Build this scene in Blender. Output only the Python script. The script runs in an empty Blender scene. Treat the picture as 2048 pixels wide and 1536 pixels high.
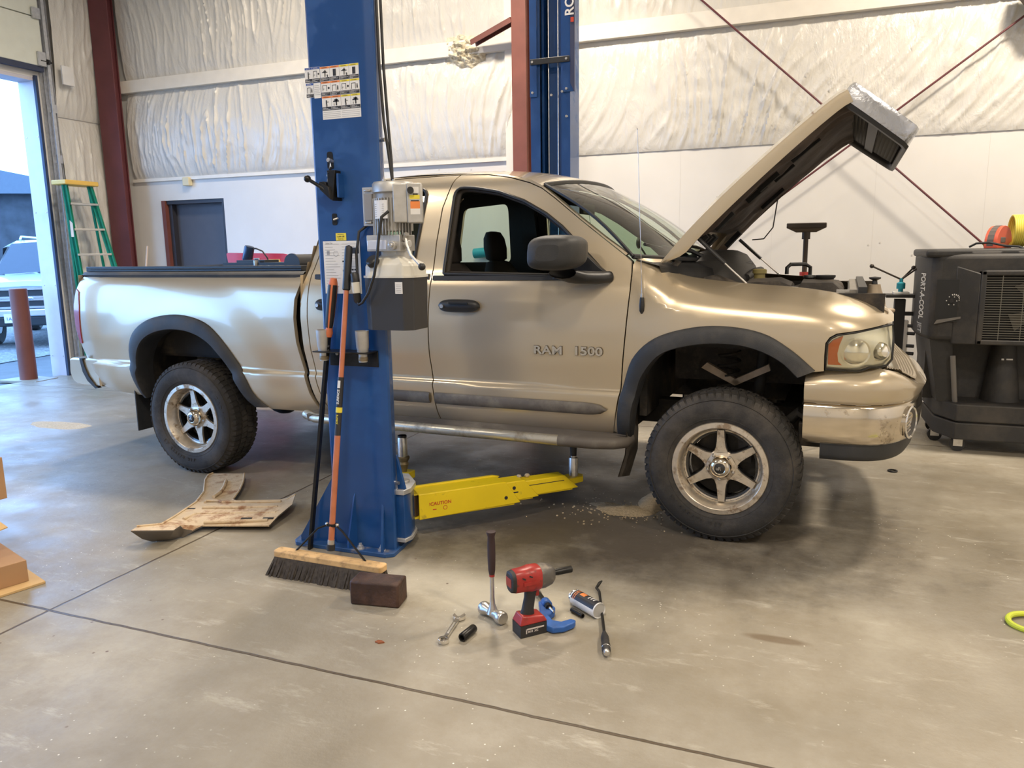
import bpy, bmesh, math, random
import numpy as np
from mathutils import Vector, Matrix, noise, geometry
from math import sin, cos, pi, radians, sqrt, atan2
random.seed(7)
S = bpy.context.scene
COL = S.collection
# ---------------------------------------------------------------- camera, sky, lights
F = 1540.0; PITCH, ROLL, YAW = radians(9.9), radians(0.88), radians(21.0)
fw = Vector((-sin(YAW)*cos(PITCH), cos(YAW)*cos(PITCH), -sin(PITCH)))
rt = Vector((cos(YAW), sin(YAW), 0)); up = rt.cross(fw)
R_ = rt*cos(ROLL)-up*sin(ROLL); U_ = up*cos(ROLL)+rt*sin(ROLL)
cd = bpy.data.cameras.new('camera'); cam = bpy.data.objects.new('camera', cd); COL.objects.link(cam)
cd.sensor_width = 36; cd.lens = F/2048*36; cd.clip_end = 300
Mc = Matrix.Identity(4)
for i in range(3):
    Mc[i][0] = R_[i]; Mc[i][1] = U_[i]; Mc[i][2] = -fw[i]
Mc[2][3] = 1.507
cam.matrix_world = Mc; S.camera = cam
W = bpy.data.worlds.new('sky'); S.world = W; W.use_nodes = True
bg = W.node_tree.nodes['Background']; bg.inputs[0].default_value = (0.25, 0.51, 1.0, 1); bg.inputs[1].default_value = 6.2
S.view_settings.view_transform = 'Standard'; S.view_settings.look = 'None'
S.view_settings.exposure = 0.36; S.view_settings.gamma = 1.0; S.view_settings.use_curve_mapping = False
def area(name, loc, size, power, col=(1, .87, .71), rot=(0, 0, 0)):
    l = bpy.data.lights.new(name, 'AREA'); l.shape = 'DISK'; l.size = size; l.energy = power; l.color = col
    o = bpy.data.objects.new(name, l); o.location = loc; o.rotation_euler = rot; COL.objects.link(o); return o
for i, (x, y, p) in enumerate([(-5.2, 0.6, 110), (-0.6, 0.2, 220), (3.4, 0.8, 290), (-5.4, 6.0, 150), (-2.6, 6.0, 300), (2.0, 6.0, 400), (-2.6, -3.5, 70), (2.5, -3.5, 90)]):
    area('ceiling_lamp', (x, y, 5.15), 0.55, p*.50)

# ---------------------------------------------------------------- materials
def nt(name):
    m = bpy.data.materials.new(name); m.use_nodes = True; t = m.node_tree
    return m, t, t.nodes['Principled BSDF']
def node(t, kind, **kw):
    n = t.nodes.new(kind)
    for k, v in kw.items():
        if k.startswith('_'): setattr(n, k[1:], v)
        else: n.inputs[k.replace('__', ' ')].default_value = v
    return n
def ramp(t, src, stops):
    r = t.nodes.new('ShaderNodeValToRGB'); t.links.new(src, r.inputs[0]); e = r.color_ramp.elements
    while len(e) < len(stops): e.new(.5)
    for q, (p, c) in zip(e, stops): q.position = p; q.color = (c, c, c, 1) if not isinstance(c, tuple) else (*c, 1)
    return r.outputs[0]
def mixc(t, fac, a, b):
    n = t.nodes.new('ShaderNodeMix'); n.data_type = 'RGBA'
    for s, i in ((fac, 0), (a, 6), (b, 7)):
        if isinstance(s, (int, float)): n.inputs[i].default_value = s
        elif isinstance(s, tuple): n.inputs[i].default_value = (*s, 1)
        else: t.links.new(s, n.inputs[i])
    return n.outputs[2]
MATS = {}
def pm(name, col, rough=.5, metal=0., var=0., vs=8., bump=0., bs=40., coat=0., dirt=None, ds=5., dth=(.5, .65), **kw):
    m, t, b = nt(name); b.inputs['Roughness'].default_value = rough; b.inputs['Metallic'].default_value = metal
    b.inputs['Coat Weight'].default_value = coat; b.inputs['Coat Roughness'].default_value = .06
    for k, v in kw.items(): b.inputs[k.replace('__', ' ')].default_value = v
    tc = t.nodes.new('ShaderNodeTexCoord')
    c = None
    n = node(t, 'ShaderNodeTexNoise', Scale=vs, Detail=5.); t.links.new(tc.outputs['Object'], n.inputs['Vector'])
    v = max(var, .04)
    c = ramp(t, n.outputs[0], [(.3, tuple(x*(1-v) for x in col)), (.7, tuple(min(1, x*(1+v)) for x in col))])
    if dirt:
        n2 = node(t, 'ShaderNodeTexNoise', Scale=ds, Detail=8., Roughness=.7); t.links.new(tc.outputs['Object'], n2.inputs['Vector'])
        f = ramp(t, n2.outputs[0], [(dth[0], 0.), (dth[1], 1.)])
        c = mixc(t, f, c, dirt)
        rr = mixc(t, f, (rough,)*3, (max(rough, .7),)*3); t.links.new(rr, b.inputs['Roughness'])
    t.links.new(c, b.inputs['Base Color'])
    if bump:
        n3 = node(t, 'ShaderNodeTexNoise', Scale=bs, Detail=4.); t.links.new(tc.outputs['Object'], n3.inputs['Vector'])
        bp = node(t, 'ShaderNodeBump', Strength=bump, Distance=.01); t.links.new(n3.outputs[0], bp.inputs['Height']); t.links.new(bp.outputs[0], b.inputs['Normal'])
    MATS[name] = m; return m
gold = pm('champagne_paint', (.55, .46, .325), .29, .55, .03, 2., coat=.9)
goldtrim = pm('champagne_inner', (.30, .24, .17), .5, .3)
black = pm('black_plastic', (.018, .018, .019), .45, var=.2)
flarem = pm('flare_plastic', (.028, .029, .031), .55, var=.25, vs=6, bump=.15, bs=300, dirt=(.06, .055, .05), ds=3)
darkm = pm('dark_underbody', (.02, .018, .016), .8, var=.4, dirt=(.06, .045, .03), ds=6)
rubber = pm('tyre_rubber', (.026, .024, .022), .8, var=.3, vs=5, bump=.2, bs=120, dirt=(.10, .085, .07), ds=3., dth=(.45, .75))
silver = pm('machined_alloy', (.62, .55, .45), .35, .75, .12, 30, dirt=(.33, .25, .17), ds=14, dth=(.52, .62))
blackgloss = pm('black_gloss', (.012, .012, .013), .18, coat=.6)
chrome = pm('chrome', (.8, .78, .75), .12, 1.)
chromed = pm('worn_chrome', (.72, .64, .52), .14, 1., .05, dirt=(.16, .10, .06), ds=5, dth=(.60, .70))
steel = pm('bright_steel', (.58, .56, .53), .32, .9, .15, 30)
castal = pm('cast_aluminium', (.48, .47, .45), .45, .6, .1, 20, bump=.1)
blue = pm('lift_blue', (.008, .060, .22), .30, .1, .12, 3, coat=.3, dirt=(.011, .075, .25), ds=3)
blued = pm('lift_blue_dusty', (.02, .075, .22), .5, .1, .2, 6, dirt=(.30, .26, .20), ds=9, dth=(.52, .7))
yellow = pm('arm_yellow', (.80, .60, .012), .38, 0, .06, 5, dirt=(.35, .26, .03), ds=10, dth=(.62, .75))
redst = pm('red_oxide_steel', (.12, .030, .035), .5, 0, .15, 4)
redst2 = pm('red_oxide_primer', (.17, .055, .040), .5, 0, .15, 4)
white = pm('white_paint', (.72, .70, .67), .5)
paper = pm('paper_white', (.72, .71, .69), .5)
ink = pm('ink_black', (.02, .02, .025), .5)
inkg = pm('ink_grey', (.33, .33, .34), .5)
lblue = pm('label_blue', (.03, .08, .32), .5)
lor = pm('label_orange', (.78, .24, .06), .5)
lye = pm('label_yellow', (.75, .62, .05), .5)
wood = pm('pale_wood', (.62, .40, .18), .6, 0, .2, 12, dirt=(.35, .22, .1), ds=18)
darkwood = pm('oiled_wood', (.045, .02, .012), .6, 0, .4, 15, bump=.4, bs=60, dirt=(.08, .04, .025), ds=9)
bristle = pm('bristle', (.045, .036, .028), .9, 0, .4, 60)
orangeh = pm('orange_fibreglass', (.48, .16, .075), .4, 0, .08, 20)
orangeg = pm('orange_grip', (.62, .17, .07), .5)
green = pm('ladder_green', (.0, .22, .12), .45, 0, .15, 12)
ladyel = pm('ladder_yellow', (.75, .48, .10), .5)
alum = pm('ladder_aluminium', (.55, .54, .5), .4, .8)
galv = pm('galvanised_steel', (.55, .56, .58), .4, .6, .12, 25)
doorgrey = pm('grey_door_paint', (.075, .083, .11), .5)
doorpanel = pm('garage_door_panel', (.66, .68, .60), .5)
jambm = pm('jamb_metal', (.62, .60, .66), .45, .1)
redt = pm('tool_red', (.32, .022, .018), .35, 0, .15, 30, dirt=(.12, .03, .02), ds=25, dth=(.55, .68))
redbox = pm('toolbox_red', (.50, .015, .03), .4, coat=.3)
toolblk = pm('tool_black', (.02, .019, .019), .55, bump=.2, bs=400)
toolblue = pm('tool_blue', (.02, .10, .36), .42, 0, .2, 30)
impact = pm('black_oxide', (.022, .021, .02), .35, .6, .2, 40)
cardb = pm('cardboard', (.42, .25, .13), .85, 0, .06, 5)
cardl = pm('cardboard_light', (.62, .42, .20), .85, 0, .06, 5)
coolm = pm('cooler_plastic', (.024, .024, .025), .55, 0, .15, 3, bump=.1, bs=200, dirt=(.075, .065, .055), ds=4, dth=(.45, .8))
fabric = pm('seat_fabric', (.060, .048, .042), .95, bump=.3, bs=500)
skidm = pm('dusty_plate', (.56, .44, .29), .7, .1, .15, 8, bump=.2, bs=80, dirt=(.30, .16, .08), ds=9, dth=(.52, .66))
skidd = pm('plate_underside', (.16, .14, .12), .6, .3)
tank = pm('white_tank', (.62, .60, .53), .35, 0, .08, 6, Subsurface__Weight=.0)
tankb = pm('grey_black_tank', (.030, .030, .033), .45)
hosem = pm('hose_yellow_green', (.55, .62, .05), .45)
clothy = pm('hose_yellow', (.72, .60, .10), .5)
reelred = pm('reel_red', (.60, .10, .05), .45)
amber = pm('amber_lens', (.90, .22, .03), .2, coat=.8)
redlens = pm('red_lens', (.35, .01, .03), .2, coat=.8)
reflm = pm('reflector_silver', (.95, .92, .84), .12, .85)
hlhouse = pm('headlight_housing', (.92, .90, .80), .22, .6, .05)
teal = pm('teal_vinyl', (.02, .30, .38), .6)
suvw = pm('suv_paint', (.33, .38, .44), .3, .5, coat=.5)
suvd = pm('suv_dark', (.02, .025, .03), .4)
suvc = pm('suv_chrome', (.6, .68, .75), .2, .9)
asph = pm('asphalt', (.06, .06, .062), .6, 0, .3, 3, bump=.5, bs=60)
grav = pm('gravel_ground', (.17, .17, .17), .95, 0, .6, 25, bump=1., bs=40)
bldg = pm('grey_building', (.05, .055, .065), .8, 0, .3, 2)
sand = pm('absorbent_grit', (.52, .42, .28), .95, 0, .2, 60, bump=.6, bs=150)
hoodin = pm('hood_liner', (.040, .027, .022), .75, .0, .35, 10, bump=.2, bs=30, dirt=(.075, .055, .045), ds=5, dth=(.45, .75))
gritty = pm('engine_grime', (.045, .038, .032), .7, .1, .4, 12, bump=.2, bs=60, dirt=(.10, .08, .06), ds=8)
finm = pm('radiator_fins', (.30, .28, .25), .5, .6, .2, 40)
def glass(name, col, rough=.0, fac=.75):
    m, t, b = nt(name); out = t.nodes['Material Output']
    tr = node(t, 'ShaderNodeBsdfTransparent', Color=(*col, 1)); gl = node(t, 'ShaderNodeBsdfGlossy', Roughness=rough, Color=(1, 1, 1, 1))
    fr = node(t, 'ShaderNodeFresnel', IOR=1.5); mx = t.nodes.new('ShaderNodeMixShader')
    t.links.new(fr.outputs[0], mx.inputs[0]); t.links.new(tr.outputs[0], mx.inputs[1]); t.links.new(gl.outputs[0], mx.inputs[2]); t.links.new(mx.outputs[0], out.inputs[0])
    return m
gl_green = glass('tinted_glass', (.52, .62, .50), .02)
gl_wind = glass('windshield_glass', (.60, .72, .62), .03)
gl_head = glass('headlight_lens', (.98, .97, .89), .10)
def concrete():
    m, t, b = nt('concrete'); tc = t.nodes.new('ShaderNodeTexCoord'); P = tc.outputs['Object']
    def N(sc, det=6., ro=.6, vec=P):
        n = node(t, 'ShaderNodeTexNoise', Scale=sc, Detail=det, Roughness=ro); t.links.new(vec, n.inputs['Vector']); return n.outputs[0]
    c = ramp(t, N(.9), [(.3, (.20, .175, .13)), (.5, (.295, .265, .21)), (.72, (.40, .37, .30))])
    c = mixc(t, ramp(t, N(5., 8., .75), [(.40, .0), (.72, .7)]), c, (.22, .185, .13))
    # worn pale scuffs, stretched
    mp = node(t, 'ShaderNodeMapping'); t.links.new(P, mp.inputs[0]); mp.inputs['Rotation'].default_value = (0, 0, .7); mp.inputs['Scale'].default_value = (1, 3.5, 1)
    c = mixc(t, ramp(t, N(2.6, 10., .75, mp.outputs[0]), [(.56, 0.), (.72, .55)]), c, (.58, .55, .47))
    # dark grime by the front wheel, widened to paint in the truck's shadow
    sx = t.nodes.new('ShaderNodeSeparateXYZ'); t.links.new(P, sx.inputs[0])
    def M(op, a, b_=0.):
        n = t.nodes.new('ShaderNodeMath'); n.operation = op
        for i, s in enumerate((a, b_)):
            if isinstance(s, (int, float)): n.inputs[i].default_value = s
            else: t.links.new(s, n.inputs[i])
        return n.outputs[0]
    X, Y = sx.outputs[0], sx.outputs[1]
    def blob(cx, cy, rx, ry, k=.35):
        dx = M('DIVIDE', M('SUBTRACT', X, cx), rx); dy = M('DIVIDE', M('SUBTRACT', Y, cy), ry)
        d = M('SQRT', M('ADD', M('MULTIPLY', dx, dx), M('MULTIPLY', dy, dy)))
        return M('ADD', d, M('MULTIPLY', M('SUBTRACT', N(3.5, 8., .7), .5), k*4))
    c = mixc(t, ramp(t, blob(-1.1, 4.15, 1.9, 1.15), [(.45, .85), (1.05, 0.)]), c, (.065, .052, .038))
    c = mixc(t, ramp(t, blob(-1.25, 2.95, .9, .28), [(.2, .6), (.9, 0.)]), c, (.62, .58, .47))
    c = mixc(t, ramp(t, blob(-.05, 2.95, .14, .035, .1), [(.6, .75), (1.0, 0.)]), c, (.14, .10, .06))
    # specks
    v = node(t, 'ShaderNodeTexVoronoi', Scale=26.); t.links.new(P, v.inputs['Vector'])
    sp = M('MULTIPLY', ramp(t, v.outputs['Distance'], [(.05, 1.), (.10, 0.)]), ramp(t, N(1.3), [(.46, 0.), (.60, 1.)]))
    c = mixc(t, sp, c, (.80, .77, .68))
    v2 = node(t, 'ShaderNodeTexVoronoi', Scale=9.); t.links.new(P, v2.inputs['Vector'])
    sp2 = M('MULTIPLY', ramp(t, v2.outputs['Distance'], [(.04, 1.), (.07, 0.)]), ramp(t, N(.8), [(.5, 0.), (.55, 1.)]))
    c = mixc(t, sp2, c, (.14, .10, .07))
    # saw cut joints
    wob = M('MULTIPLY', M('SUBTRACT', N(7., 4., .6), .5), .014)
    j1 = M('ABSOLUTE', M('ADD', M('SUBTRACT', M('SUBTRACT', Y, 2.19), M('MULTIPLY', M('ADD', X, 3.), -.012)), wob)); j2 = M('ABSOLUTE', M('ADD', M('SUBTRACT', X, -3.0), wob))
    j3 = M('ABSOLUTE', M('ADD', M('SUBTRACT', Y, 6.4), wob))
    j = M('MINIMUM', M('MINIMUM', j1, j2), j3); jf = ramp(t, j, [(.004, 1.), (.0065, 0.)])
    c = mixc(t, jf, c, (.09, .065, .04))
    t.links.new(c, b.inputs['Base Color'])
    t.links.new(ramp(t, N(1.7, 7., .65), [(.35, .30), (.7, .62)]), b.inputs['Roughness'])
    b.inputs['Specular IOR Level'].default_value = .5
    bp = node(t, 'ShaderNodeBump', Strength=.12, Distance=.01); t.links.new(N(30., 6., .6), bp.inputs['Height'])
    bp2 = node(t, 'ShaderNodeBump', Strength=1., Distance=.006); bp2.invert = True; t.links.new(jf, bp2.inputs['Height']); t.links.new(bp.outputs[0], bp2.inputs['Normal'])
    t.links.new(bp2.outputs[0], b.inputs['Normal']); return m
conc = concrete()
def vinyl():
    m, t, b = nt('insulation_vinyl'); tc = t.nodes.new('ShaderNodeTexCoord')
    b.inputs['Base Color'].default_value = (.66, .64, .59, 1); b.inputs['Roughness'].default_value = .22
    mp = node(t, 'ShaderNodeMapping'); t.links.new(tc.outputs['Object'], mp.inputs[0]); mp.inputs['Scale'].default_value = (1, 1, .35)
    n = node(t, 'ShaderNodeTexNoise', Scale=9., Detail=7., Roughness=.65, Distortion=.8); t.links.new(mp.outputs[0], n.inputs['Vector'])
    bp = node(t, 'ShaderNodeBump', Strength=.5, Distance=.03); t.links.new(n.outputs[0], bp.inputs['Height']); t.links.new(bp.outputs[0], b.inputs['Normal'])
    return m
vin = vinyl()
linerm = pm('liner_panel_paint', (.70, .68, .64), .45, 0, .03, 2)
batts = pm('white_batten', (.78, .74, .66), .5)

# ---------------------------------------------------------------- mesh builder
def rotm(rx=0, ry=0, rz=0): return Matrix.Rotation(rz, 4, 'Z') @ Matrix.Rotation(ry, 4, 'Y') @ Matrix.Rotation(rx, 4, 'X')
def T(*a): return Matrix.Translation(Vector(a))
def frame(p, ax, hint=(0, 0, 1)):
    z = Vector(ax).normalized(); h = Vector(hint)
    if abs(z.dot(h.normalized())) > .98: h = Vector((1, 0, 0))
    x = h.cross(z).normalized(); y = z.cross(x)
    m = Matrix.Identity(4)
    for i in range(3): m[i][0] = x[i]; m[i][1] = y[i]; m[i][2] = z[i]; m[i][3] = p[i]
    return m
ROOTS = {}
def setp(o, label=None, cat=None, group=None, kind=None):
    if label: o['label'] = label
    if cat: o['category'] = cat
    if group: o['group'] = group
    if kind: o['kind'] = kind
def thing(name, label, cat, loc=(0, 0, 0), rz=0, group=None, M=None):
    o = bpy.data.objects.new(name, None); COL.objects.link(o); o.empty_display_size = .1
    m = M if M is not None else T(*loc) @ rotm(rz=rz)
    o.matrix_world = m; ROOTS[o.name] = m; setp(o, label, cat, group); return o
class MB:
    def __init__(s, mat=None, M=None):
        s.v = []; s.f = []; s.mi = []; s.mats = []; s.cur = 0; s.M = M or Matrix.Identity(4)
        if mat: s.use(mat)
    def use(s, m):
        if m not in s.mats: s.mats.append(m)
        s.cur = s.mats.index(m); return s
    def add(s, vs, fs):
        b = len(s.v); s.v += [s.M @ Vector(v) for v in vs]; s.f += [tuple(b+i for i in f) for f in fs]; s.mi += [s.cur]*len(fs); return s
    def box(s, c, d, rot=None):
        m = T(*c) @ (rot or Matrix.Identity(4)); x, y, z = d[0]/2, d[1]/2, d[2]/2
        vs = [m @ Vector((a*x, b*y, e*z)) for a in (-1, 1) for b in (-1, 1) for e in (-1, 1)]
        return s.add(vs, [(0, 1, 3, 2), (4, 6, 7, 5), (0, 4, 5, 1), (2, 3, 7, 6), (0, 2, 6, 4), (1, 5, 7, 3)])
    def b2(s, x0, x1, y0, y1, z0, z1): return s.box(((x0+x1)/2, (y0+y1)/2, (z0+z1)/2), (abs(x1-x0), abs(y1-y0), abs(z1-z0)))
    def hexa(s, lo, hi):
        return s.add(list(lo)+list(hi), [(3, 2, 1, 0), (4, 5, 6, 7), (0, 1, 5, 4), (1, 2, 6, 5), (2, 3, 7, 6), (3, 0, 4, 7)])
    def prism(s, pts, a, b, axis='y'):
        n = len(pts); f = {'y': lambda p, q: (p[0], q, p[1]), 'z': lambda p, q: (p[0], p[1], q), 'x': lambda p, q: (q, p[0], p[1])}[axis]
        return s.add([f(p, a) for p in pts]+[f(p, b) for p in pts], [tuple(range(n)), tuple(range(2*n-1, n-1, -1))]+[(i, i+n, (i+1) % n+n, (i+1) % n) for i in range(n)])
    def lathe(s, prof, p=(0, 0, 0), ax=(0, 0, 1), n=32, hint=(0, 0, 1), sx=1., sy=1., cap=True):
        m = frame(p, ax, hint); vs = []; fs = []
        for r, h in prof:
            vs += [m @ Vector((r*cos(2*pi*i/n)*sx, r*sin(2*pi*i/n)*sy, h)) for i in range(n)]
        for k in range(len(prof)-1):
            for i in range(n): j = (i+1) % n; fs.append((k*n+i, k*n+j, (k+1)*n+j, (k+1)*n+i))
        if cap and prof[0][0] > 1e-5: fs.append(tuple(range(n-1, -1, -1)))
        if cap and prof[-1][0] > 1e-5: fs.append(tuple((len(prof)-1)*n+i for i in range(n)))
        return s.add(vs, fs)
    def ring(s, prof, p=(0, 0, 0), ax=(0, 0, 1), n=32, hint=(0, 0, 1), sx=1., sy=1.):
        m = frame(p, ax, hint); vs = []; fs = []; K = len(prof)
        for r, h in prof: vs += [m @ Vector((r*cos(2*pi*i/n)*sx, r*sin(2*pi*i/n)*sy, h)) for i in range(n)]
        for k in range(K):
            l = (k+1) % K
            for i in range(n): j = (i+1) % n; fs.append((k*n+i, k*n+j, l*n+j, l*n+i))
        return s.add(vs, fs)
    def cyl(s, p, q, r, r2=None, n=16):
        p, q = Vector(p), Vector(q); L = (q-p).length
        return s.lathe([(r, 0), (r if r2 is None else r2, L)], p, q-p, n)
    def tube(s, pts, r, n=8, closed=False, cap=True):
        P = [Vector(p) for p in pts]; N = len(P); vs = []; fs = []; nrm = None
        for i in range(N):
            a = P[(i-1) % N] if (closed or i) else P[0]; b = P[(i+1) % N] if (closed or i < N-1) else P[-1]
            t = (b-a).normalized()
            if nrm is None: nrm = Vector((0, 0, 1)) if abs(t.z) < .9 else Vector((1, 0, 0))
            nrm = (nrm-t*nrm.dot(t)).normalized(); bn = t.cross(nrm); rr = r[i] if isinstance(r, (list, tuple)) else r
            vs += [P[i]+(nrm*cos(2*pi*k/n)+bn*sin(2*pi*k/n))*rr for k in range(n)]
        for i in range(N if closed else N-1):
            j = (i+1) % N
            for k in range(n): l = (k+1) % n; fs.append((i*n+k, i*n+l, j*n+l, j*n+k))
        if not closed and cap: fs += [tuple(range(n-1, -1, -1)), tuple((N-1)*n+k for k in range(n))]
        return s.add(vs, fs)
    def loft(s, rows, closed=False, cyc=False):
        n = len(rows[0]); vs = [p for r in rows for p in r]; fs = []; R = len(rows)
        for a in range(R if cyc else R-1):
            b = (a+1) % R
            for i in range(n if closed else n-1): j = (i+1) % n; fs.append((a*n+i, a*n+j, b*n+j, b*n+i))
        return s.add(vs, fs)
    def ball(s, c, r, n=16, m=10, rot=None):
        r = (r, r, r) if isinstance(r, (int, float)) else r; q = T(*c) @ (rot or Matrix.Identity(4)); vs = []; fs = []
        for i in range(1, m):
            for k in range(n): vs.append(q @ Vector((r[0]*sin(pi*i/m)*cos(2*pi*k/n), r[1]*sin(pi*i/m)*sin(2*pi*k/n), r[2]*cos(pi*i/m))))
        vs += [q @ Vector((0, 0, r[2])), q @ Vector((0, 0, -r[2]))]
        for i in range(m-2):
            for k in range(n): l = (k+1) % n; fs.append((i*n+k, (i+1)*n+k, (i+1)*n+l, i*n+l))
        for k in range(n): l = (k+1) % n; fs += [(len(vs)-2, k, l), (len(vs)-1, (m-2)*n+l, (m-2)*n+k)]
        return s.add(vs, fs)
    def text(s, body, size, M, depth=.001, align='LEFT', sx=1., sp=1., bold=0.):
        cu = bpy.data.curves.new('t', 'FONT'); cu.body = body; cu.size = size; cu.extrude = depth; cu.align_x = align; cu.space_character = sp; cu.offset = bold; cu.resolution_u = 3
        o = bpy.data.objects.new('t', cu); COL.objects.link(o); dg = bpy.context.evaluated_depsgraph_get(); me = bpy.data.meshes.new_from_object(o.evaluated_get(dg))
        sc = Matrix.Diagonal((sx, 1, 1, 1))
        s.add([M @ sc @ v.co for v in me.vertices], [tuple(p.vertices) for p in me.polygons])
        bpy.data.objects.remove(o); bpy.data.curves.remove(cu); bpy.data.meshes.remove(me); return s
    def build(s, name, parent=None, world=False, loc=None, rz=0, bev=0, ang=35, seg=2, **tags):
        me = bpy.data.meshes.new(name); vs = s.v
        o = bpy.data.objects.new(name, me); COL.objects.link(o)
        if parent is not None:
            o.parent = parent; r = parent
            while r.parent is not None: r = r.parent
            if world: iv = ROOTS[r.name].inverted(); vs = [iv @ v for v in vs]
        elif loc is not None:
            m = T(*loc) @ rotm(rz=rz); o.matrix_world = m
            if world: iv = m.inverted(); vs = [iv @ v for v in vs]
            ROOTS[o.name] = m
        else: ROOTS[o.name] = Matrix.Identity(4)
        me.from_pydata([tuple(v) for v in vs], [], s.f)
        bm = bmesh.new(); bm.from_mesh(me); bmesh.ops.recalc_face_normals(bm, faces=bm.faces); bm.to_mesh(me); bm.free()
        for m in s.mats: me.materials.append(m)
        me.polygons.foreach_set('material_index', s.mi)
        me.polygons.foreach_set('use_smooth', [True]*len(me.polygons)); me.set_sharp_from_angle(angle=radians(ang)); me.update()
        if bev:
            b = o.modifiers.new('bevel', 'BEVEL'); b.width = bev; b.segments = seg; b.limit_method = 'ANGLE'; b.angle_limit = radians(35); b.harden_normals = False
        setp(o, **tags); return o
def xz(x, y, z): # text/label frame: x right, up z, facing -y
    return T(x, y, z) @ Matrix.Rotation(pi/2, 4, 'X')
def pchip(keys):
    K = sorted(keys); xs = [k[0] for k in K]; ys = [k[1] for k in K]; n = len(xs)
    h = [xs[i+1]-xs[i] for i in range(n-1)]; d = [(ys[i+1]-ys[i])/h[i] for i in range(n-1)]; m = [d[0]]
    for i in range(1, n-1): m.append(0 if d[i-1]*d[i] <= 0 else 2*d[i-1]*d[i]/(d[i-1]+d[i]))
    m.append(d[-1])
    def f(x):
        if x <= xs[0]: return ys[0]+m[0]*(x-xs[0])
        if x >= xs[-1]: return ys[-1]+m[-1]*(x-xs[-1])
        i = 0
        while x > xs[i+1]: i += 1
        t = (x-xs[i])/h[i]; return ys[i]*(1+2*t)*(1-t)**2+h[i]*m[i]*t*(1-t)**2+ys[i+1]*t*t*(3-2*t)+h[i]*m[i+1]*t*t*(t-1)
    return f
def spline(pts, n):
    P = [Vector(p) for p in pts]; out = []
    L = [0]
    for i in range(1, len(P)): L.append(L[-1]+(P[i]-P[i-1]).length)
    fs = [pchip(list(zip(L, [p[k] for p in P]))) for k in range(len(P[0]))]
    # catmull-like through arclength
    def cr(s):
        i = 0
        while i < len(L)-2 and s > L[i+1]: i += 1
        t = (s-L[i])/(L[i+1]-L[i]); p1, p2 = P[i], P[i+1]
        m1 = (p2-P[i-1])/(L[i+1]-L[i-1])*(L[i+1]-L[i]) if i > 0 else p2-p1
        m2 = (P[i+2]-p1)/(L[i+2]-L[i])*(L[i+1]-L[i]) if i < len(P)-2 else p2-p1
        return p1*(1+2*t)*(1-t)**2+m1*t*(1-t)**2+p2*t*t*(3-2*t)+m2*t*t*(t-1)
    return [cr(L[-1]*k/(n-1)) for k in range(n)]
def sstep(a, b, x): t = min(1, max(0, (x-a)/(b-a))); return t*t*(3-2*t)
def rnd(poly, r, k=4):
    out = []; n = len(poly)
    for i in range(n):
        p0, p, p1 = Vector(poly[i-1]), Vector(poly[i]), Vector(poly[(i+1) % n]); rr = r[i] if isinstance(r, (list, tuple)) else r
        if rr <= 0: out.append(tuple(p)); continue
        a = (p0-p); b = (p1-p); q = min(rr, a.length*.45, b.length*.45); A = p+a.normalized()*q; B = p+b.normalized()*q
        for j in range(k+1): t = j/k; out.append(tuple(A*(1-t)**2+p*2*t*(1-t)+B*t*t))
    return out
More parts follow.
